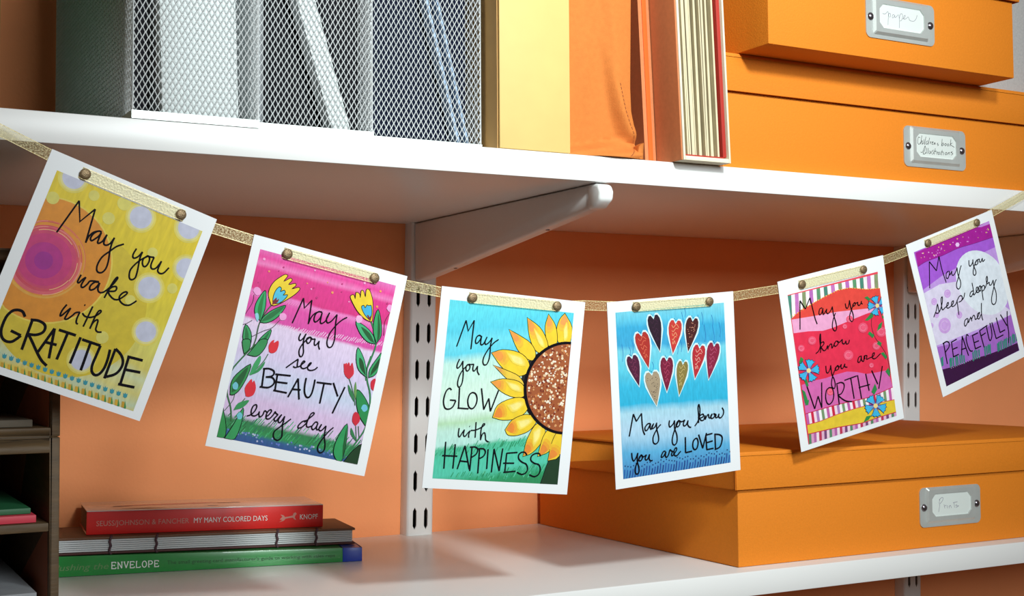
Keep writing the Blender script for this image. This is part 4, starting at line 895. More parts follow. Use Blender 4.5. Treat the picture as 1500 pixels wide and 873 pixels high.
'1l 1108,8350 2117,8340',
'1l 2197,8974 2561,7798',
'1l 2561,7798 3007,8955',
'1l 2325,8566 2897,8589',
'1l 3048,7863 3045,9041',
'1s 2911,7849 3271,7833 3449,7946 3362,8186 3024,8382',
'1l 3572,7907 3604,9141',
'1s 3463,7911 3826,7895 3982,8044 3874,8265 3573,8413',
'1l 4147,7901 4184,8895',
'1l 4555,7862 4526,9051',
'1l 4555,7862 5050,8962',
'1l 5050,8962 5148,7815',
'1l 5454,8026 5446,9015',
'1l 5457,8047 6193,7973',
'1l 5274,8558 6033,8527',
'1l 5353,9019 6180,8932',
'1s 6864,8081 6705,7951 6472,7961 6302,8092 6329,8296 6585,8456 6879,8547 7005,8782 6892,8993 6621,9072 6280,8982',
'1s 7840,8094 7698,7962 7418,7988 7199,8122 7180,8328 7435,8469 7777,8545 7905,8781 7814,9026 7528,9154 7158,9072'],
[
'p 16100c 0 9107,2228 8368,2417 7357,2651 6407,3259 6034,3960 5995,4640 6233,5441 6779,6024 7602,6528 8594,6823 9227,6958 9476,6946 9434,4571',
'P 183a20 2 8016,9568 8422,8349 8860,8054 9280,7343 9389,9518',
'P f4cf2c 2.6 8605,680 9216,1357 9191,2139 8741,2349 8297,2176 8119,1575 8270,1019',
'P f4cf2c 2.6 7446,812 8035,1377 8259,2179 7995,2470 7648,2426 7396,1969 7286,1434',
'P f4cf2c 2.6 5967,1103 6922,1529 7471,2099 7629,2564 7254,2862 6705,2696 6244,2053',
'P f4cf2c 2.6 4783,1797 5691,2093 6382,2381 6798,2825 6722,3238 6212,3204 5505,2780',
'P f6d22c 2.6 3742,3063 4500,2850 5614,2907 6314,3265 6479,3796 5960,4100 5215,4080 4423,3660',
'P f2cc40 2.6 3930,3665 5005,3891 5775,4112 6199,4492 5884,4647 5067,4359',
'P f4cf2c 2.6 3878,4526 4693,4315 5811,4380 6328,4756 6230,5142 5550,5208 4689,4988',
'P f6d22c 2.6 4238,6308 4504,5673 5375,5286 6200,5198 6613,5488 6519,5901 5878,6276 4968,6405',
'P f2cc28 2.6 5179,6882 5610,6358 6407,6044 7069,6077 7330,6337 6889,6838 6084,7123 5435,7141',
'P f4d034 2.6 6600,8179 6766,7323 7227,6547 7774,6396 8026,6851 7817,7411 7229,7959',
'P f4d034 2.6 7631,8134 7874,7133 8285,6659 8693,6707 8756,7160 8445,7823',
'P f2cc30 2.6 8380,8323 8499,7517 8794,6882 9200,6765 9184,8040',
'p 243,193,55 0 8608,789 9031,1320 8720,1592 8274,1542 8270,1179',
'p 242,179,66 0 8609,779 8959,1219 8701,1443 8331,1403 8329,1102',
'p 240,160,80 0 8612,734 8904,1100 8689,1287 8381,1253 8379,1003',
'p 243,193,55 0 7472,934 7925,1394 7743,1738 7369,1683',
'p 242,179,66 0 7469,925 7844,1305 7692,1590 7384,1545',
'p 240,160,80 0 7455,879 7767,1195 7642,1432 7384,1395',
'p 242,192,52 0 6060,1213 6817,1614 6770,2110 6355,2058',
'p 240,176,61 0 6051,1202 6677,1534 6639,1944 6295,1902',
'p 238,156,72 0 6011,1153 6532,1429 6501,1770 6214,1736',
'p 242,192,52 0 4911,1904 5711,2172 5873,2553 5501,2629',
'p 240,176,61 0 4901,1897 5561,2118 5696,2433 5387,2496',
'p 238,156,72 0 4847,1859 5397,2043 5508,2305 5252,2357',
'p 243,191,50 0 3870,3086 4622,2888 5006,3254 4655,3637',
'p 242,175,56 0 3859,3084 4480,2921 4797,3223 4506,3539',
'p 240,154,64 0 3797,3072 4315,2936 4579,3188 4337,3451',
'p 240,193,55 0 4043,3722 4706,3858 4856,4143',
'p 237,179,66 0 4033,3719 4583,3831 4706,4066',
'p 232,160,80 0 3989,3702 4446,3795 4549,3991',
'p 243,191,50 0 4021,4547 4819,4351 4984,4766 4741,4944',
'p 242,175,56 0 4008,4545 4668,4382 4806,4727 4604,4873',
'p 240,154,64 0 3952,4535 4502,4401 4616,4686 4447,4809',
'p 242,186,45 0 4358,6242 4651,5588 5066,5680 5182,6216',
'p 239,166,46 0 4350,6248 4593,5707 4934,5783 5030,6227',
'p 236,138,48 0 4307,6277 4509,5826 4795,5889 4875,6258',
'p 242,186,45 0 5306,6862 5751,6312 6131,6622 5964,7061',
'p 239,166,46 0 5297,6865 5665,6409 5980,6666 5840,7028',
'p 236,138,48 0 5252,6878 5560,6499 5821,6714 5705,7015',
'p 240,186,46 0 6687,8075 6853,7269 7329,7413 7272,7833',
'p 237,166,49 0 6681,8082 6817,7416 7211,7536 7164,7883',
'p 232,138,52 0 6648,8122 6762,7566 7091,7666 7051,7955',
'p 240,186,46 0 7751,8051 8004,7204 8441,7350 8533,7681',
'p 237,166,49 0 7742,8059 7953,7359 8312,7482 8390,7754',
'p 232,138,52 0 7703,8104 7878,7519 8179,7621 8241,7850',
'p 240,186,46 0 8475,8220 8629,7475 9207,7618 9248,7918',
'p 237,166,49 0 8468,8228 8594,7612 9072,7729 9107,7978',
'p 232,138,52 0 8429,8266 8535,7753 8933,7850 8962,8058',
'p 246,215,72 0 8592,1509 8812,1113 8985,1883 8734,2136',
'p 248,223,100 0 8626,1535 8808,1207 8950,1844 8744,2055',
'p 251,233,138 0 8665,1566 8801,1321 8910,1800 8753,1956',
'p 246,215,72 0 6468,1581 7218,2112 7388,2567 6929,2366',
'p 248,223,100 0 6560,1681 7181,2121 7322,2498 6943,2332',
'p 251,233,138 0 6672,1802 7138,2133 7244,2416 6958,2291',
'p 246,215,72 0 4740,2960 5878,3141 6193,3586 5286,3490',
'p 248,223,100 0 4877,3018 5818,3168 6080,3536 5330,3457',
'p 251,233,138 0 5043,3089 5748,3201 5943,3478 5382,3419',
'p 246,215,72 0 4854,4406 5879,4567 6094,4911 5381,4830',
'p 248,223,100 0 4976,4453 5824,4587 6003,4872 5413,4805',
'p 251,233,138 0 5122,4511 5758,4611 5893,4825 5450,4774',
'p 246,215,72 0 5106,5631 6074,5347 6319,5567 5627,5994',
'p 248,223,100 0 5224,5632 6025,5397 6227,5578 5655,5932',
'p 251,233,138 0 5367,5633 5968,5456 6119,5593 5690,5858',
'p 246,215,72 0 5873,6392 6853,6192 6993,6420 6190,6852',
'p 248,223,100 0 5979,6405 6790,6239 6905,6428 6241,6785',
'p 251,233,138 0 6106,6420 6715,6296 6800,6438 6303,6705',
'p 246,215,72 0 7119,6855 7680,6527 7678,7157 7248,7650',
'p 248,223,100 0 7175,6890 7639,6618 7638,7139 7279,7547',
'p 251,233,138 0 7239,6929 7588,6727 7588,7116 7319,7423']),
4: ([
'0l 1195,7248 1588,6077',
'0l 1588,6077 1794,6493',
'0l 1794,6493 2219,6096',
'0s 2219,6096 2233,6672 2273,7009 2397,7282',
'0s 2853,6703 2652,6712 2441,6886 2469,7055 2631,7015 2805,6810 2892,6707',
'0s 2892,6707 2837,6924 2927,7016 3131,6729',
'0s 3131,6729 2984,6882 3008,6996 3197,6930 3373,6713',
'0s 3357,6711 3349,7056 3458,7457 3423,7733 3214,7853 3036,7751 3039,7472 3262,7159 3518,6933 3686,6837',
'0s 4384,6679 4328,6897 4400,7044 4653,6900 4787,6716',
'0s 4787,6716 4760,7134 4913,7543 4889,7906 4699,8057 4543,7957 4545,7675 4752,7246 5110,6763',
'0s 5111,6747 4958,6844 4890,7006 5007,7091 5178,6977 5189,6810 5111,6747 5350,6842 5601,6764',
'0s 5601,6764 5465,6976 5539,7096 5707,7027 5860,6816',
'0s 5860,6816 5814,7037 5944,7191 6082,7215',
'0s 6382,7176 6618,6972 6804,6650 6853,6259 6784,6027 6708,6190 6721,6642 6697,7036',
'0s 6673,6751 6931,6605 7114,6593 7073,6731 6795,6790',
'0s 6795,6790 6912,6914 7121,6905 7243,6662',
'0l 7243,6662 7270,6908',
'0s 7274,6851 7426,6678 7528,6648 7552,6803 7666,6842 7828,6659',
'0s 7846,6632 7715,6733 7748,6878 7916,6865 8050,6736 7971,6643 8160,6706',
'0s 8160,6706 8101,6854 8252,6868 8389,6681',
'0s 8389,6681 8354,6849 8501,6920 8721,6769 8776,6546 8660,6365',
'0s 1319,8147 1344,8444 1460,8596 1655,8421 1791,8195',
'0s 1791,8195 1720,8623 1815,8968 1813,9219 1669,9333 1540,9246 1532,9022 1714,8706 2034,8348',
'0s 2036,8332 1892,8445 1843,8580 1957,8647 2100,8550 2134,8397 2036,8332 2211,8450 2456,8363',
'0s 2456,8363 2339,8547 2412,8650 2562,8570 2697,8360',
'0s 2697,8360 2655,8608 2752,8719 2913,8719',
'0s 3950,8319 3787,8331 3611,8538 3645,8626 3812,8558 3988,8351',
'0s 3988,8351 3933,8571 4024,8665 4179,8540 4318,8283 4434,8368 4532,8367',
'0s 4532,8367 4423,8536 4482,8627 4670,8505 4845,8325 4811,8220 4685,8281 4607,8470 4663,8617 4840,8653 5165,8442',
'1l 5582,7709 5543,8577',
'1l 5544,8566 6066,8534',
'1s 6398,7857 6198,8007 6148,8286 6277,8470 6472,8404 6589,8131 6536,7899 6398,7857',
'1l 6658,7672 6943,8463',
'1l 6943,8463 7301,7649',
'1l 7235,7768 7270,8581',
'1l 7219,7766 7782,7718',
'1l 7294,8184 7775,8134',
'1l 7254,8574 7817,8551',
'1l 7987,7801 7981,8630',
'1s 7930,7778 8364,7849 8566,8012 8507,8293 8324,8533 7922,8636'],
[
's 2a7ac0 2 1743,2089 1828,2494 1761,2889',
's 2a7ac0 2 962,2298 1041,2768 969,3228',
's 2a7ac0 2 1523,2471 1618,2745 1560,3007',
's 2a7ac0 2 3238,3403 3341,3614 3288,3812',
's 2a7ac0 2 5233,2473 5329,2818 5268,3153',
's 2a7ac0 2 5948,634 6050,909 5993,1175',
's 2a7ac0 2 5733,889 5826,1299 5760,1699',
's 2a7ac0 2 7329,991 7429,1337 7368,1673',
's 2a7ac0 2 7489,1681 7582,2164 7513,2637',
's 2a7ac0 2 8190,1865 8284,2350 8215,2825',
's 2a7ac0 2 8714,1627 8814,2044 8749,2452',
's 2a7ac0 2 7019,1107 7115,1520 7050,1923',
's 2a7ac0 2 5538,2360 5636,2705 5574,3040',
's 2a7ac0 2 4636,2497 4737,2775 4679,3041',
's 2a7ac0 2 3569,883 3671,1090 3619,1286',
's 2a7ac0 2 8128,1179 8230,1526 8169,1863',
'p d8f2f8 0 3487,1030 3244,821 3054,857 2945,1061 2937,1367 3055,1775 3371,2241 3662,2650 3900,2981 3995,2630 4107,2196 4221,1699 4166,1286 4028,986 3834,803 3635,794',
'p d8f2f8 0 5221,1403 5060,1176 4857,1172 4667,1331 4540,1599 4503,1979 4634,2449 4765,2859 4876,3191 5107,2905 5389,2548 5691,2132 5800,1760 5781,1471 5660,1272 5463,1225',
'p d8f2f8 0 6599,1362 6464,1124 6264,1113 6063,1269 5912,1538 5835,1925 5922,2409 6012,2832 6086,3172 6339,2889 6649,2533 6991,2120 7132,1742 7139,1447 7039,1241 6851,1188',
'p d8f2f8 0 2475,1892 2212,1691 2011,1732 1900,1938 1903,2241 2043,2638 2384,3092 2703,3490 2967,3811 3058,3462 3166,3028 3265,2535 3202,2130 3051,1837 2842,1659 2628,1655',
'p d8f2f8 0 1673,3043 1439,2875 1266,2914 1176,3095 1185,3359 1318,3709 1636,4104 1928,4444 2167,4716 2235,4414 2316,4037 2392,3601 2317,3244 2172,2990 1983,2839 1798,2838',
'p d8f2f8 0 4381,3367 4198,3145 4005,3152 3843,3325 3755,3605 3766,3996 3953,4468 4131,4879 4279,5210 4460,4905 4684,4524 4924,4083 4978,3694 4921,3402 4779,3207 4588,3172',
'p d8f2f8 0 5652,3669 5531,3435 5356,3429 5178,3589 5043,3858 4971,4254 5065,4737 5150,5158 5220,5497 5439,5206 5709,4843 6020,4423 6135,4032 6131,3738 6039,3536 5872,3489',
'p d8f2f8 0 7049,2888 6912,2649 6711,2635 6509,2790 6357,3055 6281,3441 6367,3923 6458,4346 6536,4686 6790,4407 7102,4057 7446,3648 7589,3273 7594,2979 7495,2771 7303,2716',
'p d8f2f8 0 8229,2873 8099,2615 7897,2602 7688,2768 7524,3053 7430,3468 7507,3984 7582,4438 7646,4805 7914,4501 8240,4122 8606,3685 8759,3280 8775,2965 8681,2744 8491,2686',
'p d8f2f8 0 3156,4054 2902,3854 2685,3882 2545,4070 2515,4358 2619,4735 2914,5183 3203,5573 3442,5886 3582,5566 3748,5163 3903,4703 3890,4322 3769,4037 3571,3857 3347,3841',
'p 2a1426 0 3505,1123 3283,911 3114,941 3028,1135 3053,1418 3184,1749 3411,2153 3658,2557 3881,2887 3960,2539 4032,2114 4084,1691 4072,1350 3977,1073 3812,894 3633,887',
's 402038 3 3829,1295 3580,1137 3409,1336 3240,1213',
's 402038 3 3804,1382 3622,1380 3482,1579 3350,1532',
's 402038 3 3848,1787 3662,1625 3553,1820 3427,1694',
's 402038 3 3825,1874 3704,1868 3626,2062 3535,2014',
's 402038 3 3869,2282 3746,2114 3699,2306 3612,2175',
'p 1a3a60 0 3615,952 3594,969 3561,960 3563,936 3597,932',
'p 1a3a60 0 3486,894 3464,911 3433,901 3435,879 3466,873',
'p 1a3a60 0 3356,835 3336,852 3303,843 3305,820 3338,815',
'p c83a34 0 5203,1496 5066,1269 4884,1264 4724,1418 4640,1667 4641,1981 4710,2373 4800,2770 4894,3098 5107,2810 5343,2457 5557,2099 5678,1800 5693,1540 5597,1354 5421,1314',
's e8a878 3 5457,1714 5273,1514 5023,1672 4905,1521',
's e8a878 3 5401,1771 5221,1734 5001,1895 4890,1827',
's e8a878 3 5286,2146 5167,1954 4980,2120 4904,1975',
's e8a878 3 5230,2203 5113,2174 4957,2344 4888,2281',
's e8a878 3 5114,2578 5061,2394 4937,2568 4902,2428',
'p 1a3a60 0 5381,1357 5360,1376 5327,1365 5328,1341 5362,1337',
'p 1a3a60 0 5277,1276 5254,1295 5223,1285 5224,1262 5256,1256',
'p 1a3a60 0 5171,1195 5150,1214 5117,1204 5119,1181 5153,1175',
'p 4a1c1c 0 6574,1454 6460,1218 6283,1208 6111,1360 6005,1612 5975,1932 6005,2336 6053,2743 6112,3080 6347,2794 6613,2439 6859,2082 7006,1780 7047,1514 6972,1321 6804,1276',
'p e0a080 0 6308,2104 6285,2123 6250,2113 6251,2088 6288,2082',
'p e0a080 0 6505,1784 6482,1803 6446,1793 6448,1768 6484,1762',
'p e0a080 0 6175,2629 6152,2648 6116,2637 6118,2612 6154,2606',
'p e0a080 0 6792,1652 6769,1670 6734,1660 6735,1634 6772,1630',
'p e0a080 0 6627,1560 6604,1579 6568,1570 6570,1544 6606,1539',
'p e0a080 0 6618,1545 6595,1564 6559,1553 6561,1528 6597,1523',
'p e0a080 0 6474,2281 6451,2300 6415,2290 6417,2265 6453,2259',
'p e0a080 0 6326,2299 6303,2318 6267,2307 6269,2281 6305,2276',
'p e0a080 0 6533,1527 6510,1546 6474,1535 6476,1511 6512,1505',
'p e0a080 0 6583,1759 6559,1778 6524,1768 6525,1743 6562,1738',
'p e0a080 0 6378,1754 6355,1774 6320,1763 6321,1737 6358,1732',
'p e0a080 0 6664,2006 6641,2025 6605,2015 6607,1990 6643,1985',
'p e0a080 0 6273,2089 6250,2108 6214,2097 6216,2072 6252,2067',
'p e0a080 0 6699,1836 6675,1855 6640,1845 6641,1819 6678,1813',
'p e0a080 0 6202,1857 6178,1877 6143,1866 6145,1840 6181,1835',
'p e0a080 0 6202,2778 6178,2797 6143,2786 6145,2760 6181,2755',
'p e0a080 0 6186,2648 6163,2666 6127,2656 6129,2630 6165,2626',
'p e0a080 0 6745,1936 6721,1955 6686,1944 6687,1918 6724,1913',
'p e0a080 0 6348,2267 6325,2285 6290,2275 6291,2249 6328,2245',
'p e0a080 0 6668,1901 6643,1919 6610,1909 6611,1885 6646,1879',
'p e0a080 0 6492,1931 6466,1949 6433,1939 6434,1915 6469,1909',
'p e0a080 0 6668,1785 6644,1804 6609,1794 6610,1769 6647,1764',
'p e0a080 0 6241,1958 6218,1978 6183,1968 6184,1942 6221,1936',
'p e0a080 0 6508,2191 6484,2210 6449,2199 6450,2173 6487,2169',
'p e0a080 0 6548,1776 6524,1795 6489,1784 6490,1760 6527,1754',
'p e0a080 0 6764,1728 6740,1747 6705,1736 6706,1712 6743,1706',
'p 1a3a60 0 6765,1319 6744,1337 6710,1328 6711,1303 6746,1299',
'p 1a3a60 0 6666,1234 6644,1252 6611,1243 6612,1218 6647,1214',
'p 1a3a60 0 6567,1149 6545,1167 6512,1158 6513,1134 6548,1129',
'p b03028 0 2500,1984 2258,1781 2076,1815 1991,2009 2024,2287 2171,2611 2423,3004 2696,3396 2943,3717 3018,3370 3084,2949 3129,2532 3108,2194 3000,1922 2820,1751 2629,1748',
's e07050 3 2847,2147 2578,1995 2401,2200 2219,2080',
's e07050 3 2823,2231 2629,2235 2485,2436 2343,2394',
's e07050 3 2882,2634 2678,2475 2567,2674 2428,2550',
's e07050 3 2857,2717 2729,2714 2651,2911 2553,2864',
's e07050 3 2916,3121 2778,2955 2735,3148 2639,3020',
'p 1a3a60 0 2601,1814 2578,1831 2546,1821 2548,1798 2581,1793',
'p 1a3a60 0 2470,1757 2447,1775 2417,1765 2419,1741 2450,1737',
'p 1a3a60 0 2338,1701 2318,1719 2286,1710 2287,1686 2321,1681',
'p 501838 0 1701,3136 1488,2964 1334,2996 1268,3164 1306,3403 1443,3681 1671,4016 1918,4349 2139,4622 2191,4323 2233,3959 2257,3598 2227,3309 2126,3076 1966,2931 1802,2932',
's 7a3050 3 2006,3284 1765,3132 1628,3336 1464,3217',
's 7a3050 3 1982,3333 1815,3336 1708,3539 1584,3497',
's 7a3050 3 2052,3701 1866,3542 1788,3742 1658,3618',
's 7a3050 3 2029,3751 1919,3749 1866,3946 1780,3900',
's 7a3050 3 2099,4120 1969,3955 1946,4149 1854,4021',
'p 1a3a60 0 1799,2979 1778,2997 1746,2987 1748,2964 1781,2959',
'p 1a3a60 0 1666,2925 1646,2943 1614,2933 1615,2910 1648,2905',
'p 1a3a60 0 1536,2872 1513,2889 1481,2878 1483,2856 1516,2850',
'p 7a1838 0 4376,3462 4215,3240 4044,3244 3910,3411 3861,3671 3902,3990 4018,4386 4153,4786 4284,5115 4449,4809 4629,4434 4789,4056 4865,3744 4845,3478 4730,3294 4560,3263',
's b04060 3 4642,3668 4444,3478 4225,3652 4095,3506',
's b04060 3 4598,3731 4421,3705 4234,3880 4119,3818',
's b04060 3 4535,4119 4398,3932 4242,4110 4151,3968',
's b04060 3 4491,4182 4375,4160 4248,4340 4175,4281',
's b04060 3 4427,4571 4352,4388 4257,4570 4209,4431',
'p 1a3a60 0 4533,3314 4510,3331 4479,3321 4480,3298 4512,3292',
'p 1a3a60 0 4417,3238 4396,3255 4363,3246 4365,3221 4399,3217',
'p 1a3a60 0 4304,3161 4283,3180 4250,3169 4251,3147 4285,3141',
'p 8a7a40 0 5630,3763 5529,3530 5373,3524 5224,3681 5131,3936 5108,4257 5138,4660 5186,5066 5242,5403 5447,5110 5677,4748 5889,4384 6015,4077 6046,3811 5978,3620 5830,3578',
's c8b070 3 5830,3986 5689,3784 5460,3941 5370,3789',
's c8b070 3 5778,4046 5626,4008 5426,4170 5334,4101',
's c8b070 3 5651,4428 5564,4234 5391,4400 5336,4253',
's c8b070 3 5599,4489 5501,4459 5354,4630 5300,4565',
's c8b070 3 5471,4870 5438,4685 5319,4860 5300,4717',
'p 1a3a60 0 5815,3626 5794,3643 5760,3634 5762,3610 5796,3605',
'p 1a3a60 0 5712,3542 5691,3559 5658,3548 5659,3525 5694,3520',
'p 1a3a60 0 5610,3456 5588,3474 5555,3464 5557,3440 5591,3436',
'p b82c34 0 7024,2980 6909,2744 6730,2731 6559,2881 6451,3132 6421,3449 6453,3851 6502,4258 6562,4593 6798,4312 7065,3962 7312,3607 7460,3309 7498,3046 7425,2853 7255,2805',
's e8b0a0 3 7251,3212 7089,3003 6827,3152 6726,2994',
's e8b0a0 3 7190,3268 7015,3223 6785,3377 6680,3303',
's e8b0a0 3 7040,3643 6943,3445 6741,3603 6681,3454',
's e8b0a0 3 6980,3700 6868,3665 6698,3830 6636,3764',
's e8b0a0 3 6831,4075 6794,3887 6656,4057 6636,3914',
'p 1a3a60 0 7216,2847 7195,2866 7161,2855 7162,2831 7197,2826',
'p 1a3a60 0 7116,2760 7095,2778 7061,2769 7062,2744 7097,2740',
'p 1a3a60 0 7016,2674 6995,2691 6961,2682 6962,2658 6997,2652',
'p 8a2040 0 8201,2966 8093,2711 7912,2698 7731,2861 7613,3132 7572,3476 7589,3911 7626,4349 7674,4712 7926,4405 8209,4025 8473,3643 8634,3318 8683,3033 8613,2825 8443,2774',
's b85070 3 8424,3208 8264,2996 7998,3144 7897,2986',
's b85070 3 8358,3283 8183,3236 7947,3389 7843,3314',
's b85070 3 8196,3675 8099,3475 7894,3634 7835,3483',
's b85070 3 8130,3750 8016,3715 7842,3880 7781,3811',
's b85070 3 7968,4145 7932,3954 7791,4125 7773,3982',
'p 1a3a60 0 8401,2825 8378,2843 8344,2833 8345,2809 8380,2804',
'p 1a3a60 0 8300,2737 8279,2754 8244,2745 8246,2720 8281,2716',
'p 1a3a60 0 8201,2649 8177,2667 8145,2657 8147,2632 8180,2628',
'p a8957a 0 3171,4148 2942,3946 2747,3968 2636,4145 2637,4407 2751,4718 2967,5098 3208,5478 3427,5791 3547,5471 3668,5082 3766,4693 3784,4377 3703,4117 3536,3946 3334,3934',
'p 3a2a20 0 3556,4764 3533,4783 3498,4772 3500,4747 3536,4741',
'p 3a2a20 0 3382,4726 3359,4744 3324,4735 3326,4709 3362,4704',
'p 3a2a20 0 3231,5058 3208,5076 3174,5065 3175,5039 3211,5034',
'p 3a2a20 0 3251,5031 3228,5049 3193,5040 3195,5014 3231,5009',
'p 3a2a20 0 3144,4587 3121,4605 3087,4594 3088,4569 3124,4565',
'p 3a2a20 0 3208,4543 3183,4562 3150,4551 3152,4525 3186,4520',
'p 3a2a20 0 3303,4523 3281,4541 3246,4532 3248,4506 3283,4501',
'p 3a2a20 0 3460,4249 3437,4267 3402,4256 3404,4232 3440,4227',
'p 3a2a20 0 3462,5480 3437,5500 3404,5489 3406,5463 3440,5458',
'p 3a2a20 0 3268,5031 3245,5049 3211,5040 3212,5014 3248,5009',
'p 3a2a20 0 3357,5079 3334,5098 3300,5087 3301,5062 3337,5057',
'p 3a2a20 0 3556,4883 3533,4901 3500,4891 3500,4865 3536,4860',
'p 3a2a20 0 3501,4256 3478,4274 3443,4263 3445,4238 3480,4234',
'p 3a2a20 0 3588,4324 3565,4343 3531,4332 3532,4306 3568,4301',
'p 3a2a20 0 3179,4314 3156,4332 3121,4321 3123,4295 3159,4290',
'p 3a2a20 0 2843,4379 2821,4398 2786,4387 2788,4361 2823,4357',
'p 3a2a20 0 3317,5015 3294,5033 3259,5023 3261,4998 3296,4993',
'p 3a2a20 0 3450,5052 3427,5070 3392,5059 3394,5034 3430,5029',
'p 3a2a20 0 3317,5408 3294,5426 3259,5416 3261,5391 3297,5386',
'p 3a2a20 0 3355,5083 3332,5102 3298,5091 3299,5065 3335,5061',
'p 3a2a20 0 3297,5269 3274,5287 3239,5277 3241,5252 3277,5246',
'p 3a2a20 0 3126,4988 3103,5006 3069,4995 3070,4969 3106,4966',
'p 3a2a20 0 3394,4941 3371,4960 3337,4949 3339,4923 3374,4919',
'p 3a2a20 0 3487,4820 3464,4840 3430,4829 3431,4803 3467,4798',
'p 3a2a20 0 3041,4378 3018,4396 2984,4387 2985,4361 3021,4356',
'p 3a2a20 0 3183,5180 3160,5198 3126,5187 3128,5162 3163,5157',
'p 3a2a20 0 3365,5281 3342,5301 3307,5290 3309,5264 3345,5259',
'p 3a2a20 0 3232,4277 3209,4296 3175,4285 3177,4259 3212,4254',
'p 3a2a20 0 3331,5410 3308,5429 3273,5417 3275,5392 3311,5387',
'p 3a2a20 0 3320,4730 3298,4749 3263,4738 3265,4712 3301,4707',
'p 3a2a20 0 3517,4393 3494,4412 3459,4402 3461,4376 3497,4371',
'p 3a2a20 0 2853,4273 2830,4293 2796,4282 2797,4257 2833,4251',
'p 3a2a20 0 3510,4948 3487,4967 3452,4956 3454,4930 3490,4926',
'p 3a2a20 0 3597,4627 3574,4646 3539,4636 3541,4610 3577,4605',
'p 1a3a60 0 3291,3989 3271,4006 3238,3997 3240,3973 3273,3968',
'p 1a3a60 0 3165,3925 3144,3942 3111,3933 3113,3908 3146,3904',
'p 1a3a60 0 3038,3861 3017,3878 2985,3869 2986,3844 3020,3840']),
5: ([
'0l 1718,1367 1373,3002',
'0l 1718,1367 2109,1918',
'0l 2109,1918 2645,1350',
'0s 2645,1350 2757,2028 2855,2602 2977,2958',
'0s 3623,2105 3395,2136 3276,2349 3323,2473 3525,2391 3690,2139',
'0s 3690,2139 3642,2365 3684,2512 4037,2245',
'0s 4037,2245 3963,2419 4087,2534 4377,2396 4569,2194',
'0s 4569,2194 4580,2665 4699,3154 4702,3483 4558,3636 4390,3546 4326,3324 4476,2975 4779,2605',
'0s 5803,2213 5827,2453 5963,2524 6136,2317 6230,2096',
'0s 6230,2096 6265,2527 6396,2975 6358,3253 6197,3367 6034,3244 6047,3010 6262,2716 6561,2388',
'0s 6655,2309 6498,2401 6522,2500 6698,2458 6723,2344 6655,2309 6794,2370 6991,2341',
'0s 6991,2341 6961,2479 7099,2549 7276,2437 7338,2328',
'0s 7338,2328 7313,2443 7409,2530',
'0s 2494,4615 2807,4491 3044,4141 3144,3584 3023,3835 2994,4374 2916,4650',
'0s 2980,4129 3281,4062 3355,4166 3185,4287 3035,4320',
'0s 3035,4320 3222,4566 3465,4550 3654,4341',
'0l 3654,4341 3650,4583',
'0s 3660,4494 3899,4325 4038,4350 4041,4563 4449,4241',
'0s 4502,4220 4278,4362 4339,4526 4598,4451 4677,4312 4546,4240 4764,4358 5084,4232',
'0s 5084,4232 5040,4438 5215,4531 5395,4380',
'0s 5395,4380 5404,4565 5599,4569 5738,4380',
'0s 3238,5477 3218,5837 3363,5924 3598,5726 3688,5531',
'0s 3688,5531 3687,6076 3838,6408 3862,6747 3725,6933 3558,6810 3550,6535 3807,6099 4234,5693',
'0s 4287,5673 4069,5784 4109,5913 4370,5871 4386,5709 4287,5673 4457,5783 4680,5654',
'0s 4680,5654 4607,5854 4769,5915 5014,5686',
'0s 5014,5686 4976,5862 5205,5935',
'0s 6579,5515 6369,5569 6251,5793 6406,5852 6594,5672 6652,5498',
'0s 6652,5498 6623,5769 6801,5864 6920,5547',
'0s 6920,5547 6951,5768 6964,5573 7189,5596',
'0s 7189,5596 7115,5799 7368,5783 7780,5735 7916,5574 7764,5578 7670,5777 7747,5884 7995,5899 8491,5711',
'1l 1285,6341 1703,7755',
'1l 1703,7755 2159,7082',
'1l 2159,7082 2353,7824',
'1l 2353,7824 2656,6364',
'1s 3275,6785 2988,6911 2828,7303 2898,7649 3115,7752 3436,7604 3603,7273 3540,6897 3275,6785',
'1l 4023,6760 3986,7967',
'1s 3967,6706 4405,6699 4667,6841 4610,7104 4313,7351 3969,7375',
'1s 3969,7375 4297,7652 4686,7881 5196,8012',
'1l 4769,6641 5966,6599',
'1l 5379,6629 5439,7888',
'1l 6051,6572 6133,8013',
'1l 6833,6628 6950,7692',
'1l 6018,7315 7097,7338',
'1l 7440,6551 7853,7465',
'1l 8514,6479 7890,7751'],
[
'p 4a8a78 0 713,928 1041,931 830,2253 507,2331',
'p f4eef0 0 1041,931 1369,933 1174,2177 851,2257',
'p c878c0 0 1369,933 1699,938 1520,2102 1195,2180',
'p fbf4f6 0 1699,938 2030,941 1868,2026 1542,2105',
'p 8a9a70 0 2030,941 2361,943 2215,1950 1890,2030',
'p f8eef4 0 2361,943 2695,946 2566,1873 2237,1954',
'p c070c0 0 2695,946 3030,951 2916,1807 2588,1877',
'p fbf4f6 0 3030,951 3366,954 3266,1747 2938,1810',
'p 5f9a70 0 3366,954 3701,956 3614,1686 3288,1751',
'p f8f0f4 0 3701,956 4040,959 3966,1628 3636,1689',
'p 4a8a78 0 4040,959 4379,964 4317,1579 3988,1632',
'p f4eef0 0 4379,964 4718,966 4667,1530 4339,1583',
'p c878c0 0 4718,966 5060,970 5020,1480 4689,1533',
'p fbf4f6 0 5060,970 5404,973 5372,1442 5042,1484',
'p 8a9a70 0 5404,973 5746,975 5712,1455 5395,1445',
'p f8eef4 0 5746,975 6091,980 6056,1468 5735,1459',
'p c070c0 0 6091,980 6438,983 6400,1481 6079,1471',
'p fbf4f6 0 6438,983 6784,986 6734,1542 6423,1485',
'p 5f9a70 0 6784,986 7133,989 7068,1616 6757,1546',
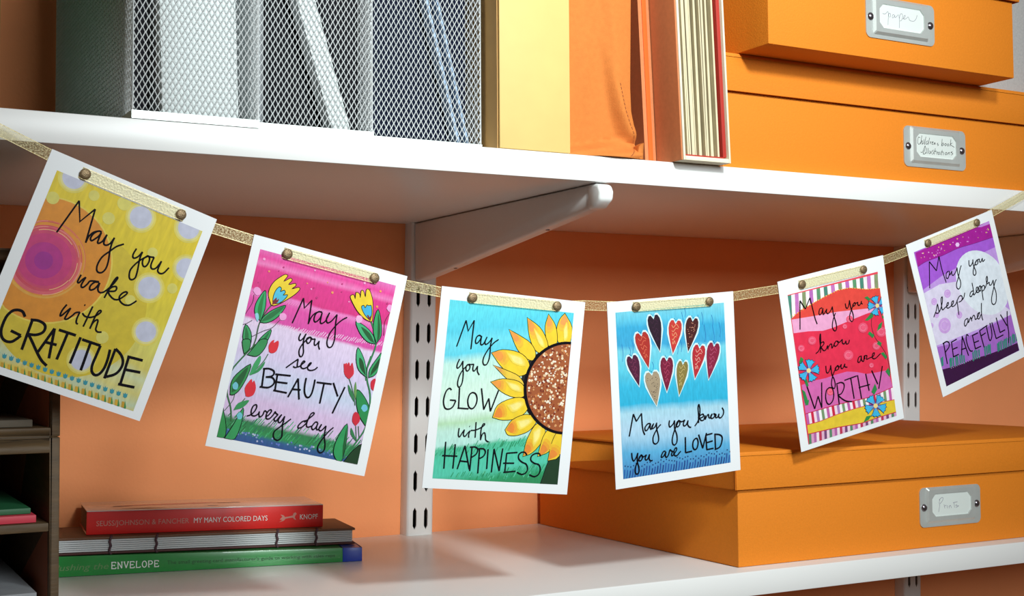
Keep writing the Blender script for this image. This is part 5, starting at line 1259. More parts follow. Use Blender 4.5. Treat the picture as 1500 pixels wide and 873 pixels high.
'p f8f0f4 0 7133,989 7483,993 7403,1688 7091,1619',
'p 4a8a78 0 7483,993 7835,996 7739,1762 7426,1692',
'p f4eef0 0 7835,996 8186,999 8075,1834 7762,1766',
'p c878c0 0 8186,999 8540,1002 8422,1868 8098,1837',
'p fbf4f6 0 8540,1002 8895,1007 8770,1904 8445,1872',
'p 8a9a70 0 8895,1007 9250,1010 9118,1939 8794,1908',
'p f8eef4 0 9250,1010 9608,1013 9468,1974 9141,1943',
'p e84a40 0 696,2278 1711,1909 2647,1751 3830,1545 5258,1344 6418,1388 8003,1735 9417,1876 9366,3207 7972,2971 4986,2610 2724,2455 773,2334',
'p f0a8d0 0 776,2321 2724,2455 4992,2582 7991,2886 9420,2964 9309,3466 7807,3179 6720,3258 5523,3359 4340,3458 3419,3470 2099,3266 780,3148',
'p e83050 0 785,3120 2105,3239 3424,3442 4346,3430 5529,3331 6726,3230 7813,3151 9366,3207 8987,6900 7853,6790 6917,6701 6032,6417 5137,6219 3981,6204 3057,6230 1936,6160 848,6209',
'p d868b0 0 853,6181 1942,6133 3063,6203 3987,6176 5143,6191 6038,6389 6923,6673 7859,6761 9003,6828 9295,7924 6855,8070 3843,7913 850,7889',
'p c860a8 0 847,7903 1086,7907 1082,8663 849,8629',
'p f8e8f0 0 1086,7907 1325,7911 1324,8658 1082,8663',
'p d02848 0 1325,7911 1565,7916 1566,8653 1324,8658',
'p f4d8e4 0 1565,7916 1805,7920 1808,8649 1566,8653',
'p b080b8 0 1805,7920 2047,7924 2052,8644 1808,8649',
'p fbf4f6 0 2047,7924 2288,7928 2296,8639 2052,8644',
'p 7a9a70 0 2288,7928 2531,7932 2540,8634 2296,8639',
'p f8eef4 0 2531,7932 2774,7936 2785,8629 2540,8634',
'p c860a8 0 2774,7936 3020,7941 3033,8625 2785,8629',
'p f8e8f0 0 3020,7941 3264,7945 3279,8622 3033,8625',
'p d02848 0 3264,7945 3509,7949 3526,8617 3279,8622',
'p f4d8e4 0 3509,7949 3754,7953 3774,8612 3526,8617',
'p b080b8 0 3754,7953 3999,7963 4021,8610 3774,8612',
'p fbf4f6 0 3999,7963 4244,7976 4269,8609 4021,8610',
'p 7a9a70 0 4244,7976 4489,7989 4518,8608 4269,8609',
'p f8eef4 0 4489,7989 4735,8001 4767,8607 4518,8608',
'p c860a8 0 4735,8001 4982,8015 5017,8608 4767,8607',
'p f8e8f0 0 4982,8015 5229,8028 5267,8607 5017,8608',
'p d02848 0 5229,8028 5477,8040 5518,8607 5267,8607',
'p f4d8e4 0 5477,8040 5726,8053 5770,8607 5518,8607',
'p b080b8 0 5726,8053 5975,8067 6020,8616 5770,8607',
'p fbf4f6 0 5975,8067 6224,8079 6271,8624 6020,8616',
'p 7a9a70 0 6224,8079 6475,8092 6523,8633 6271,8624',
'p f8eef4 0 6475,8092 6726,8106 6775,8641 6523,8633',
'p c860a8 0 6726,8106 6981,8102 7028,8650 6775,8641',
'p f8e8f0 0 6981,8102 7243,8084 7282,8667 7028,8650',
'p d02848 0 7243,8084 7503,8065 7533,8690 7282,8667',
'p f4d8e4 0 7503,8065 7763,8047 7785,8712 7533,8690',
'p b080b8 0 7763,8047 8024,8029 8037,8735 7785,8712',
'p fbf4f6 0 8024,8029 8286,8010 8290,8759 8037,8735',
'p 7a9a70 0 8286,8010 8549,7992 8544,8781 8290,8759',
'p f8eef4 0 8549,7992 8813,7971 8798,8805 8544,8781',
'p c860a8 0 8813,7971 9077,7953 9053,8828 8798,8805',
'p f8e8f0 0 9077,7953 9338,7947 9308,8851 9053,8828',
's c82040 4 850,7889 3840,7927 6852,8084 9295,7924',
'p e8c838 0 845,8543 2101,8571 3718,8495 5581,8491 6984,8565 9487,8705 9393,9459 7510,9435 5843,9448 3557,9242 821,9079',
's d03050 4 845,8543 2101,8571 3718,8495 5581,8491 6984,8565 9487,8705',
'p 5a8a68 0 860,9108 1097,9123 1010,9742 774,9724',
'p e0a0c8 0 1097,9123 1337,9137 1253,9743 1010,9742',
'p b868a8 0 1337,9137 1575,9151 1494,9744 1253,9743',
'p f4e0ea 0 1575,9151 1813,9166 1735,9745 1494,9744',
'p c03858 0 1813,9166 2055,9180 1980,9746 1735,9745',
'p e8b8d4 0 2055,9180 2295,9195 2222,9747 1980,9746',
'p 7a4a78 0 2295,9195 2535,9209 2466,9747 2222,9747',
'p f0d0e0 0 2535,9209 2779,9223 2712,9748 2466,9747',
'p 5a8a68 0 2779,9223 3020,9238 2957,9749 2712,9748',
'p e0a0c8 0 3020,9238 3265,9253 3204,9750 2957,9749',
'p b868a8 0 3265,9253 3508,9267 3450,9751 3204,9750',
'p f4e0ea 0 3508,9267 3750,9288 3696,9752 3450,9751',
'p c03858 0 3750,9288 3995,9310 3946,9753 3696,9752',
'p e8b8d4 0 3995,9310 4238,9331 4193,9753 3946,9753',
'p 7a4a78 0 4238,9331 4482,9354 4442,9754 4193,9753',
'p f0d0e0 0 4482,9354 4729,9377 4693,9755 4442,9754',
'p 5a8a68 0 4729,9377 4973,9399 4943,9756 4693,9755',
'p e0a0c8 0 4973,9399 5219,9420 5193,9757 4943,9756',
'p b868a8 0 5219,9420 5468,9443 5446,9758 5193,9757',
'p f4e0ea 0 5468,9443 5714,9466 5698,9759 5446,9758',
'p c03858 0 5714,9466 5965,9475 5950,9759 5698,9759',
'p e8b8d4 0 5965,9475 6220,9474 6205,9761 5950,9759',
'p 7a4a78 0 6220,9474 6474,9472 6458,9761 6205,9761',
'p f0d0e0 0 6474,9472 6729,9469 6712,9763 6458,9761',
'p 5a8a68 0 6729,9469 6987,9467 6969,9765 6712,9763',
'p e0a0c8 0 6987,9467 7243,9465 7224,9765 6969,9765',
'p b868a8 0 7243,9465 7502,9464 7483,9767 7224,9765',
'p f4e0ea 0 7502,9464 7758,9466 7740,9767 7483,9767',
'p c03858 0 7758,9466 8015,9469 7997,9768 7740,9767',
'p e8b8d4 0 8015,9469 8275,9473 8257,9769 7997,9768',
'p 7a4a78 0 8275,9473 8533,9476 8516,9770 8257,9769',
'p f0d0e0 0 8533,9476 8792,9479 8775,9771 8516,9770',
'p 5a8a68 0 8792,9479 9053,9483 9038,9772 8775,9771',
'p e0a0c8 0 9053,9483 9314,9486 9294,9796 9038,9772',
's c82848 5 818,9093 3554,9256 5840,9462 7507,9449 9390,9473',
'p f4d060 0 680,2203 646,2231 590,2222 569,2184 604,2156 659,2165',
'p f4d060 0 930,2149 895,2177 839,2168 818,2130 853,2100 909,2110',
'p f4d060 0 1180,2095 1145,2123 1089,2114 1068,2076 1103,2046 1159,2056',
'p f4d060 0 1431,2039 1395,2069 1339,2059 1318,2020 1353,1992 1409,2001',
'p f4d060 0 1680,1984 1645,2013 1588,2003 1567,1965 1602,1937 1659,1946',
'p f4d060 0 1932,1930 1896,1958 1840,1948 1819,1910 1854,1882 1910,1892',
'p f4d060 0 2184,1875 2149,1903 2092,1894 2071,1856 2107,1826 2163,1835',
'p f4d060 0 2438,1818 2402,1848 2345,1839 2324,1801 2360,1771 2416,1780',
'p f4d060 0 2692,1763 2656,1793 2599,1784 2578,1744 2613,1716 2670,1725',
'p f4d060 0 2944,1719 2908,1748 2851,1738 2830,1700 2865,1671 2922,1681',
'p f4d060 0 3197,1675 3161,1704 3104,1694 3082,1656 3118,1627 3175,1637',
'p f4d060 0 3448,1630 3412,1660 3354,1651 3333,1611 3369,1582 3426,1592',
'p f4d060 0 3702,1587 3666,1616 3608,1606 3587,1568 3623,1538 3680,1548',
'p f4d060 0 3956,1544 3920,1574 3862,1565 3841,1525 3877,1496 3935,1506',
'p f4d060 0 4210,1509 4174,1538 4116,1528 4094,1490 4130,1461 4188,1471',
'p f4d060 0 4464,1474 4428,1503 4370,1494 4348,1455 4384,1425 4442,1434',
'p f4d060 0 4719,1438 4682,1467 4624,1457 4603,1419 4639,1390 4697,1399',
'p f4d060 0 4974,1403 4938,1432 4879,1422 4858,1384 4894,1353 4952,1363',
'p f4d060 0 5228,1366 5191,1396 5133,1386 5111,1347 5148,1318 5206,1327',
'p f4d060 0 5478,1360 5442,1389 5383,1379 5361,1341 5398,1312 5456,1321',
'p f4d060 0 5726,1370 5689,1399 5631,1389 5609,1351 5646,1320 5704,1330',
'p f4d060 0 5974,1378 5938,1407 5879,1398 5857,1359 5894,1330 5952,1339',
'p f4d060 0 6223,1388 6186,1417 6128,1408 6105,1369 6142,1340 6201,1349',
'p f4d060 0 6473,1396 6436,1427 6377,1417 6355,1377 6392,1348 6451,1358',
'p f4d060 0 6714,1449 6677,1478 6618,1468 6595,1430 6632,1400 6692,1410',
'p f4d060 0 6953,1501 6916,1530 6857,1521 6834,1482 6871,1453 6931,1462',
'p f4d060 0 7195,1554 7157,1585 7098,1575 7076,1534 7113,1505 7173,1515',
'p f4d060 0 7438,1607 7400,1637 7340,1628 7318,1587 7355,1558 7415,1568',
'p f4d060 0 7680,1661 7643,1690 7583,1681 7561,1642 7598,1611 7658,1621',
'p f4d060 0 7924,1714 7887,1744 7827,1734 7804,1695 7842,1665 7902,1674',
'p f4d060 0 8171,1755 8133,1785 8073,1776 8051,1735 8089,1706 8149,1715',
'p f4d060 0 8422,1781 8384,1810 8324,1800 8302,1761 8339,1732 8400,1740',
'p f4d060 0 8672,1805 8634,1835 8573,1825 8551,1785 8589,1756 8649,1766',
'p f4d060 0 8924,1830 8886,1861 8825,1851 8803,1810 8841,1781 8901,1791',
'p f4d060 0 9177,1856 9139,1886 9078,1876 9055,1837 9094,1806 9154,1816',
'p f4d060 0 9431,1881 9393,1911 9332,1901 9309,1862 9347,1832 9408,1842',
'p ee5878 0 2691,3889 2615,4003 2460,4070 2268,4068 2089,4003 1974,3888 1950,3756 2026,3642 2180,3575 2372,3576 2551,3641 2667,3756',
's f490a8 1.5 2542,3862 2458,3950 2292,3964 2144,3895 2097,3785 2179,3697 2343,3680 2492,3745',
'p ee5878 0 7629,3990 7535,4128 7343,4208 7105,4207 6886,4127 6743,3989 6714,3830 6807,3692 6998,3612 7235,3612 7456,3691 7600,3830',
's f490a8 1.5 7445,3958 7339,4063 7135,4080 6954,3998 6895,3866 6997,3757 7198,3738 7386,3818',
'p ee5878 0 5913,5342 5820,5478 5632,5556 5398,5554 5182,5473 5042,5335 5013,5177 5105,5041 5293,4963 5526,4965 5743,5045 5884,5183',
's f490a8 1.5 5732,5309 5628,5412 5428,5428 5249,5346 5192,5214 5292,5107 5490,5089 5674,5170',
'p ee5878 0 1553,4143 1491,4237 1365,4290 1208,4290 1063,4235 969,4141 950,4033 1012,3939 1137,3886 1294,3886 1439,3940 1533,4035',
's f490a8 1.5 1432,4121 1363,4193 1229,4204 1109,4148 1069,4058 1136,3984 1269,3971 1392,4025',
'p ee5878 0 6344,3252 6278,3349 6146,3404 5981,3405 5829,3349 5730,3253 5710,3143 5775,3046 5907,2991 6071,2990 6224,3045 6323,3141',
's f490a8 1.5 6216,3230 6144,3304 6003,3316 5877,3259 5836,3167 5906,3092 6045,3078 6174,3132',
'p ee5878 0 9315,4538 9219,4677 9024,4757 8782,4755 8559,4674 8414,4534 8384,4374 8480,4235 8673,4155 8915,4155 9139,4236 9285,4376',
's f490a8 1.5 9128,4505 9020,4610 8813,4627 8628,4544 8569,4411 8672,4301 8877,4282 9067,4363',
'p ee5878 0 8573,5266 8498,5377 8342,5439 8150,5438 7972,5372 7855,5261 7833,5133 7908,5022 8063,4960 8255,4960 8433,5026 8551,5138',
's f490a8 1.5 8425,5240 8338,5325 8175,5336 8026,5270 7980,5162 8061,5076 8225,5062 8375,5127',
'p ee5878 0 5709,3581 5663,3650 5568,3689 5451,3689 5343,3650 5272,3580 5258,3502 5304,3433 5398,3394 5515,3394 5624,3433 5695,3503',
's f490a8 1.5 5618,3565 5567,3617 5467,3626 5376,3585 5348,3519 5397,3467 5497,3456 5589,3496',
'p ee5878 0 7722,6293 7676,6362 7579,6400 7460,6399 7349,6357 7277,6286 7263,6207 7309,6138 7406,6100 7525,6101 7635,6143 7708,6214',
's f490a8 1.5 7630,6276 7578,6328 7476,6335 7383,6293 7354,6226 7404,6173 7506,6164 7600,6205',
'p ee5878 0 3645,7123 3581,7217 3453,7269 3293,7266 3145,7208 3049,7112 3029,7003 3092,6909 3220,6857 3380,6859 3528,6917 3625,7013',
's f490a8 1.5 3521,7099 3451,7170 3313,7179 3191,7121 3151,7029 3219,6956 3355,6945 3480,7001',
'p 2f8a48 0 7667,2181 7962,2142 8248,2367 8084,2458',
'p 2f8a48 0 7424,3512 7900,3299 8224,3132 8300,3441 7719,3578',
'p 2f8a48 0 8437,4353 8710,3986 9097,3875 8902,4213',
'p 2f8a48 0 9152,3736 9076,3426 9371,3625',
'p 2f8a48 0 7551,4345 7744,4231 8155,4540 7956,4682',
'p 2f8a48 0 8274,5094 8457,4920 8750,5120 8613,5303',
'p 2f8a48 0 8525,5702 8820,5682 9083,6027 8955,6166',
'p 2f8a48 0 8754,6856 9081,6695 9204,7015 9101,7263',
'p 2f8a48 0 862,4872 1106,4561 1336,4746 1048,5049',
'p 2f8a48 0 1089,5913 1362,5894 1447,6338 1260,6374',
'p 2f8a48 0 801,6428 1052,6619 1215,7221 907,7303',
'p 2f8a48 0 1043,7187 1325,7128 1172,7426 889,7385',
'p 2f8a48 0 7151,7804 7601,7391 7733,7770 7389,8027',
'p 2f8a48 0 6030,9457 6381,9148 6849,9184 6566,9391',
's 5a3030 2.5 8138,3413 7990,3979 8196,4681 8666,5283 9106,6031 9204,7015',
'P 3fb8e8 1.6 8694,2778 8458,2516 8223,2328 8387,2344 8474,2258 8631,2306 8756,2243 8889,2319 9041,2288 8924,2489 8835,2772',
'P 3fb8e8 1.6 8871,2785 9145,2574 9327,2396 9374,2502 9538,2541 9533,2648 9677,2715 9623,2813 9732,2903 9373,2869 8939,2869',
'P 3fb8e8 1.6 8937,2893 9341,3026 9693,3105 9555,3155 9567,3264 9408,3282 9370,3385 9204,3370 9119,3457 9014,3232 8837,2950',
'P 3fb8e8 1.6 8800,2953 8777,3244 8809,3471 8679,3394 8526,3424 8431,3327 8266,3323 8218,3217 8058,3181 8349,3078 8669,2904',
'P 3fb8e8 1.6 8650,2881 8233,2928 7906,2989 7960,2892 7855,2804 7954,2726 7890,2622 8024,2569 8009,2461 8293,2620 8667,2792',
'l 8a3ab0 2.4 8957,2886 9256,2936',
'l c850a0 2.4 8934,2925 9191,3045',
'l 8a3ab0 2.4 8885,2954 9055,3124',
'l c850a0 2.4 8820,2963 8874,3154',
'l 8a3ab0 2.4 8749,2957 8678,3134',
'l c850a0 2.4 8687,2932 8503,3066',
'l 8a3ab0 2.4 8642,2895 8377,2963',
'l c850a0 2.4 8622,2852 8322,2841',
'l 8a3ab0 2.4 8632,2809 8348,2721',
'l c850a0 2.4 8668,2775 8451,2626',
'l 8a3ab0 2.4 8726,2755 8612,2571',
'l c850a0 2.4 8794,2751 8804,2564',
'l 8a3ab0 2.4 8862,2769 8994,2610',
'l c850a0 2.4 8919,2799 9149,2696',
'l 8a3ab0 2.4 8953,2842 9242,2813',
'p f4dc90 0 8976,2889 8925,2957 8822,2987 8705,2968 8622,2906 8604,2826 8655,2758 8758,2728 8874,2747 8958,2808',
'P 3fb8e8 1.6 1599,5367 1565,5040 1482,4789 1634,4863 1788,4818 1907,4917 2082,4908 2155,5023 2333,5051 2049,5190 1748,5412',
'P 3fb8e8 1.6 1772,5436 2201,5348 2534,5253 2496,5367 2629,5459 2540,5555 2630,5668 2497,5736 2537,5857 2201,5699 1773,5537',
'P 3fb8e8 1.6 1749,5555 2049,5829 2338,6023 2161,6018 2089,6121 1915,6079 1797,6157 1641,6084 1490,6129 1566,5894 1603,5573',
'P 3fb8e8 1.6 1563,5560 1320,5817 1170,6029 1098,5913 923,5884 904,5764 743,5700 778,5587 645,5497 1022,5508 1472,5471',
'P 3fb8e8 1.6 1471,5444 1022,5330 644,5270 776,5204 739,5083 900,5049 918,4933 1092,4935 1163,4831 1320,5073 1560,5372',
'l 8a3ab0 2.4 1811,5507 2130,5567',
'l c850a0 2.4 1786,5550 2059,5688',
'l 8a3ab0 2.4 1732,5580 1915,5771',
'l c850a0 2.4 1664,5592 1721,5803',
'l 8a3ab0 2.4 1588,5582 1512,5778',
'l c850a0 2.4 1521,5555 1325,5699',
'l 8a3ab0 2.4 1472,5513 1190,5583',
'l c850a0 2.4 1451,5463 1131,5447',
'l 8a3ab0 2.4 1461,5416 1159,5316',
'l c850a0 2.4 1500,5378 1269,5212',
'l 8a3ab0 2.4 1563,5357 1440,5153',
'l c850a0 2.4 1635,5356 1646,5148',
'l 8a3ab0 2.4 1710,5375 1849,5200',
'l c850a0 2.4 1768,5410 2015,5300',
'l 8a3ab0 2.4 1806,5457 2114,5429',
'p f4dc90 0 1830,5510 1774,5584 1664,5616 1542,5593 1454,5524 1432,5435 1488,5362 1598,5329 1720,5352 1808,5422',
'P 3fb8e8 1.6 7395,8598 7553,8295 7626,8051 7738,8160 7927,8166 7989,8289 8174,8331 8179,8455 8348,8531 7962,8573 7521,8679',
'P 3fb8e8 1.6 7529,8706 8023,8758 8431,8768 8319,8856 8401,8978 8248,9036 8273,9162 8095,9184 8062,9301 7812,9068 7469,8795',
'P 3fb8e8 1.6 7431,8804 7578,9139 7755,9390 7574,9333 7436,9402 7283,9316 7113,9349 6999,9239 6814,9236 7042,9052 7267,8778',
'P 3fb8e8 1.6 7236,8756 6837,8912 6544,9055 6543,8932 6379,8855 6432,8743 6305,8641 6410,8551 6330,8432 6714,8548 7197,8653',
'P 3fb8e8 1.6 7214,8628 6820,8392 6466,8232 6641,8211 6679,8094 6865,8111 6953,8012 7135,8066 7269,7995 7280,8251 7351,8591',
'l 8a3ab0 2.4 7551,8736 7890,8804',
'l c850a0 2.4 7525,8781 7814,8927',
'l 8a3ab0 2.4 7468,8811 7661,9010',
'l c850a0 2.4 7396,8822 7456,9040',
'l 8a3ab0 2.4 7315,8810 7235,9010',
'l c850a0 2.4 7245,8781 7036,8926',
'l 8a3ab0 2.4 7192,8737 6894,8804',
'l c850a0 2.4 7170,8686 6832,8664',
'l 8a3ab0 2.4 7181,8638 6861,8529',
'l c850a0 2.4 7223,8599 6977,8424',
'l 8a3ab0 2.4 7289,8578 7159,8366',
'l c850a0 2.4 7366,8579 7377,8365',
'l 8a3ab0 2.4 7445,8599 7592,8422',
'l c850a0 2.4 7506,8636 7768,8527',
'l 8a3ab0 2.4 7546,8685 7873,8662',
'p f4dc90 0 7572,8741 7512,8816 7395,8847 7267,8821 7173,8748 7150,8657 7210,8582 7327,8550 7455,8576 7549,8649']),
6: ([
'0l 1959,1548 1341,3139',
'0l 1959,1548 2479,2278',
'0l 2479,2278 3099,1478',
'0s 3099,1478 3077,2267 3127,2729 3198,3238',
'0s 3731,2597 3440,2694 3331,2949 3501,3020 3734,2823 3822,2619',
'0s 3822,2619 3796,2867 4093,2686',
'0s 4093,2686 4006,2890 4166,2986 4547,2797 4726,2615',
'0s 4726,2615 4642,3048 4742,3527 4611,3836 4358,3955 4194,3817 4265,3579 4601,3264 5002,2796 5237,2598',
'0s 6177,2486 6086,2748 6181,2885 6500,2735 6633,2540',
'0s 6633,2540 6538,2887 6646,3313 6588,3499 6411,3553 6309,3431 6407,3198 6677,2921 7030,2693',
'0s 7030,2693 6797,2808 6798,2951 7036,2923 7120,2772 7030,2693 7361,2687',
'0s 7361,2687 7295,2843 7434,2905 7691,2710',
'0s 7691,2710 7670,2934 7940,2856',
'0s 1025,4970 1468,4630 1729,4300 1735,4585 1680,4828 1435,4821 1335,4709',
'0s 1680,4828 1976,4648 2313,4279 2416,3993 2245,4091 2110,4568 2150,4778 2429,4708 2811,4635 2922,4492 2764,4509 2631,4703 2734,4815 3049,4782 3397,4671 3491,4524 3294,4559 3188,4761 3321,4852 3648,4793 3940,4582',
'0l 3895,4570 3717,5512',
'0s 3940,4582 4211,4421 4461,4428 4516,4585 4329,4738 4022,4746',
'0s 4329,4738 4692,4601 4905,4340',
'0s 5883,4443 5561,4477 5381,4662 5498,4749 5817,4600',
'0s 5941,3941 5905,4391 5820,4716 6049,4658 6370,4509 6435,4352 6274,4369 6175,4604 6397,4689 6661,4553 6767,4349 6575,4387 6477,4622 6721,4655',
'0l 6863,4390 6710,5301',
'0s 6834,4510 7087,4400 7213,4519 7071,4686 6851,4717',
'0s 7071,4686 7347,4523 7688,4204 7739,3957 7590,4064 7553,4402 7833,4356',
'0s 7833,4356 7803,4551 8003,4572 8302,4357',
'0s 8313,4330 8244,4749 8306,5230 8108,5706 7831,5869 7597,5750 7672,5419 8040,4988 8426,4562 8685,4394',
'0s 4564,5958 4233,6017 4058,6261 4153,6373 4465,6194 4599,5997',
'0s 4599,5997 4546,6244 4921,5965',
'0l 4921,5965 4949,6263',
'0s 4947,6146 5232,5959 5360,6021 5365,6255 5653,6185 6012,5946',
'0s 6018,5931 5730,6001 5631,6238 5806,6313 6122,6103',
'0s 6441,5417 6217,5953 6131,6281 6155,6521',
'1l 1393,6812 1269,8138',
'1s 1299,6798 1732,6771 1970,6922 1870,7156 1499,7316 1347,7391',
'1l 2250,6928 2081,7895',
'1l 2189,6952 2862,6918',
'1l 2166,7411 2749,7424',
'1l 2085,7885 2699,7878',
'1l 2974,8024 3525,6893',
'1l 3525,6893 3708,8254',
'1l 3070,7675 3588,7710',
'1s 4203,7057 4052,6929 3887,7148 3866,7610 4010,8002 4274,8086',
'1l 4635,7132 4611,8048',
'1l 4577,7145 5294,7138',
'1l 4581,7627 5195,7646',
'1l 4615,8037 5291,8038',
'1l 5525,7058 5590,8196',
'1l 5492,7061 6499,6947',
'1l 5551,7418 6128,7360',
'1s 6380,6933 6350,7455 6355,7870 6474,7961 6727,7733 6835,7348 6842,6878',
'1l 7075,6898 7131,8031',
'1l 7135,8021 8014,8000',
'1l 7671,6731 7715,7772',
'1l 7720,7761 8334,7741',
'1l 8216,6667 8660,7547',
'1s 9052,6648 8779,7388 8658,8071 8390,8669'],
[
'p a81c98 0 762,690 9509,584 9420,1722 7171,1613 5343,1493 3477,1531 1679,1475 676,1574',
'p c890e0 0 9019,611 9554,629 9605,816 8464,797 7873,696',
'p a85cd8 0 676,1574 1679,1475 3477,1531 5343,1493 7171,1613 9420,1722 9478,2514 6903,2251 5210,2542 4230,2652 2966,2724 530,3087',
'p c49ae6 0 502,3080 2966,2724 4230,2652 5493,2611 6836,2410 9531,2385 9380,7182 8123,7035 4870,7083 576,7003',
'p e0d8f0 0 530,3295 2466,3174 4207,3435 6162,4011 9585,6685 9329,6985 4938,6920 624,6748',
'p e4ecf6 0 9937,5027 9874,5356 9744,5657 9546,5921 9286,6144 8975,6317 8613,6437 8217,6502 7792,6510 7355,6459 6910,6354 6472,6197 6052,5990 5661,5741 5307,5455 4999,5140 4740,4805 4546,4455 4410,4102 4340,3753 4340,3415 4406,3098 4536,2808 4729,2552 4979,2336 5279,2165 5626,2045 6009,1976 6420,1961 6847,2002 7285,2096 7719,2242 8140,2438 8536,2678 8900,2957 9219,3270 9492,3605 9700,3959 9849,4319 9930,4678',
'p a868c8 0 645,6843 2943,7143 4870,7083 7452,7078 9462,6983 9407,9224 4114,8879 620,8632',
's 5a1a70 1.6 676,1574 1679,1475 3477,1531 5343,1493 7171,1613 9420,1722',
'p 3a1040 0 564,8327 1455,8431 2973,8563 4238,8584 5461,8738 7369,8855 9397,8923 9385,9442 469,9496',
'p d0a4e4 0 2621,5947 2467,6138 2215,6256 1913,6279 1624,6202 1403,6040 1294,5826 1319,5603 1472,5413 1722,5295 2022,5271 2312,5346 2534,5508 2645,5721',
's e6ccf0 2 2358,5877 2186,6038 1914,6074 1665,5969 1560,5773 1647,5578 1883,5475 2160,5512 2348,5674',
'p d0a4e4 0 3414,4027 3333,4129 3198,4193 3034,4206 2878,4167 2757,4081 2698,3968 2712,3848 2792,3746 2928,3682 3091,3669 3247,3708 3368,3793 3428,3907',
's e6ccf0 2 3275,3991 3182,4077 3034,4097 2900,4042 2843,3938 2888,3833 3016,3778 3166,3797 3268,3882',
'p d0a4e4 0 1772,4135 1701,4222 1586,4276 1449,4289 1317,4255 1217,4182 1167,4085 1178,3983 1249,3896 1364,3842 1500,3829 1632,3863 1732,3936 1782,4032',
's e6ccf0 2 1653,4105 1576,4178 1449,4196 1336,4147 1288,4060 1327,3970 1435,3923 1562,3940 1647,4012',
'p d0a4e4 0 1658,4985 1599,5058 1503,5103 1389,5112 1279,5083 1194,5022 1153,4941 1162,4855 1221,4783 1317,4737 1431,4728 1541,4757 1626,4818 1668,4899',
's e6ccf0 2 1559,4959 1493,5019 1388,5034 1295,4996 1254,4920 1286,4845 1379,4806 1484,4819 1556,4880',
'p d0a4e4 0 4087,5618 4015,5707 3898,5761 3758,5773 3622,5738 3519,5662 3467,5563 3477,5459 3549,5371 3666,5316 3806,5304 3942,5339 4045,5414 4097,5514',
's e6ccf0 2 3966,5586 3887,5660 3757,5678 3640,5628 3591,5539 3629,5447 3741,5399 3871,5417 3959,5492',
'p d0a4e4 0 810,5468 757,5533 672,5574 568,5582 469,5556 392,5500 357,5427 366,5350 418,5285 503,5244 607,5236 706,5262 783,5318 818,5391',
's e6ccf0 2 722,5445 662,5499 568,5511 482,5476 447,5409 476,5341 559,5306 654,5319 718,5375',
'p e8c070 0 2683,1300 2618,1326 2547,1293 2567,1246 2650,1251',
'p e8a0e0 0 5013,1023 4950,1049 4874,1016 4894,969 4982,972',
'p d070d0 0 8971,1100 8929,1117 8880,1095 8893,1065 8949,1067',
'p e8c070 0 1632,924 1555,955 1470,916 1494,860 1594,866',
'p e8a0e0 0 5363,1352 5318,1371 5265,1348 5280,1315 5340,1319',
'p d070d0 0 3118,1279 3045,1308 2960,1271 2984,1216 3082,1222',
'p e8c070 0 3935,904 3862,933 3780,896 3802,843 3899,847',
'p e8a0e0 0 3323,1299 3278,1318 3228,1293 3241,1262 3301,1264',
'p d070d0 0 6678,1359 6609,1386 6531,1350 6551,1301 6644,1305',
'p e8c070 0 3887,1289 3842,1308 3791,1284 3805,1252 3864,1256',
'p e8a0e0 0 3624,1116 3551,1145 3469,1108 3492,1054 3588,1059',
'p d070d0 0 2198,1391 2129,1419 2051,1383 2073,1332 2165,1337',
'p e8c070 0 9125,1059 9078,1080 9022,1054 9036,1021 9102,1024',
'p e8a0e0 0 2925,1360 2848,1391 2761,1352 2785,1296 2887,1301',
'p d070d0 0 6780,1137 6731,1157 6673,1131 6689,1095 6756,1099',
'p e8c070 0 7815,1368 7771,1384 7723,1362 7735,1332 7791,1335',
'p e8a0e0 0 2717,1362 2647,1391 2566,1355 2589,1302 2683,1307',
'p d070d0 0 3647,1027 3592,1050 3531,1021 3548,981 3620,984',
'p e8c070 0 5570,915 5496,945 5415,908 5438,855 5532,860',
'p e8a0e0 0 5331,1317 5283,1335 5228,1311 5243,1276 5307,1279',
'p d070d0 0 8980,1294 8926,1316 8864,1288 8880,1249 8952,1254',
'p e8c070 0 8875,1269 8799,1299 8712,1261 8734,1208 8835,1212',
'p e8a0e0 0 1531,907 1463,933 1387,900 1409,850 1497,854',
'p d070d0 0 3493,1166 3449,1184 3398,1160 3411,1129 3471,1131',
'p e8c070 0 9175,1148 9101,1178 9015,1140 9037,1088 9137,1093',
'p e8a0e0 0 1622,1148 1582,1164 1537,1143 1550,1113 1602,1117',
'p d070d0 0 8352,1109 8311,1125 8262,1104 8275,1073 8331,1076',
'p e8c070 0 1628,1183 1588,1199 1543,1178 1556,1149 1609,1151',
'p e8a0e0 0 2541,1123 2485,1148 2419,1118 2437,1076 2514,1081',
'p d070d0 0 5781,1224 5728,1246 5666,1217 5682,1179 5755,1183',
'p e8c070 0 6193,944 6140,964 6085,939 6101,903 6165,906',
'p e8a0e0 0 7706,936 7657,954 7604,931 7618,896 7681,898',
'p d070d0 0 2991,1144 2954,1159 2910,1140 2922,1112 2972,1115',
'p e8c070 0 1280,1140 1237,1157 1187,1135 1201,1102 1259,1106',
'p e8a0e0 0 6552,1329 6491,1355 6417,1322 6437,1276 6522,1282',
'p d070d0 0 6761,1080 6719,1097 6672,1075 6684,1045 6739,1049',
'p e8c070 0 4659,1081 4596,1106 4526,1073 4545,1030 4626,1033',
'p e8a0e0 0 2208,1006 2135,1035 2057,999 2079,948 2170,952',
'p d070d0 0 3224,1112 3150,1142 3062,1104 3087,1048 3188,1053',
'p e8c070 0 3375,952 3308,979 3231,945 3252,897 3342,901',
'p ecc8f4 0 5578,1306 5413,1402 5188,1348 5127,1199 5292,1103 5518,1156',
'p 2f8a78 0 729,7582 868,7620 716,8117 585,8135',
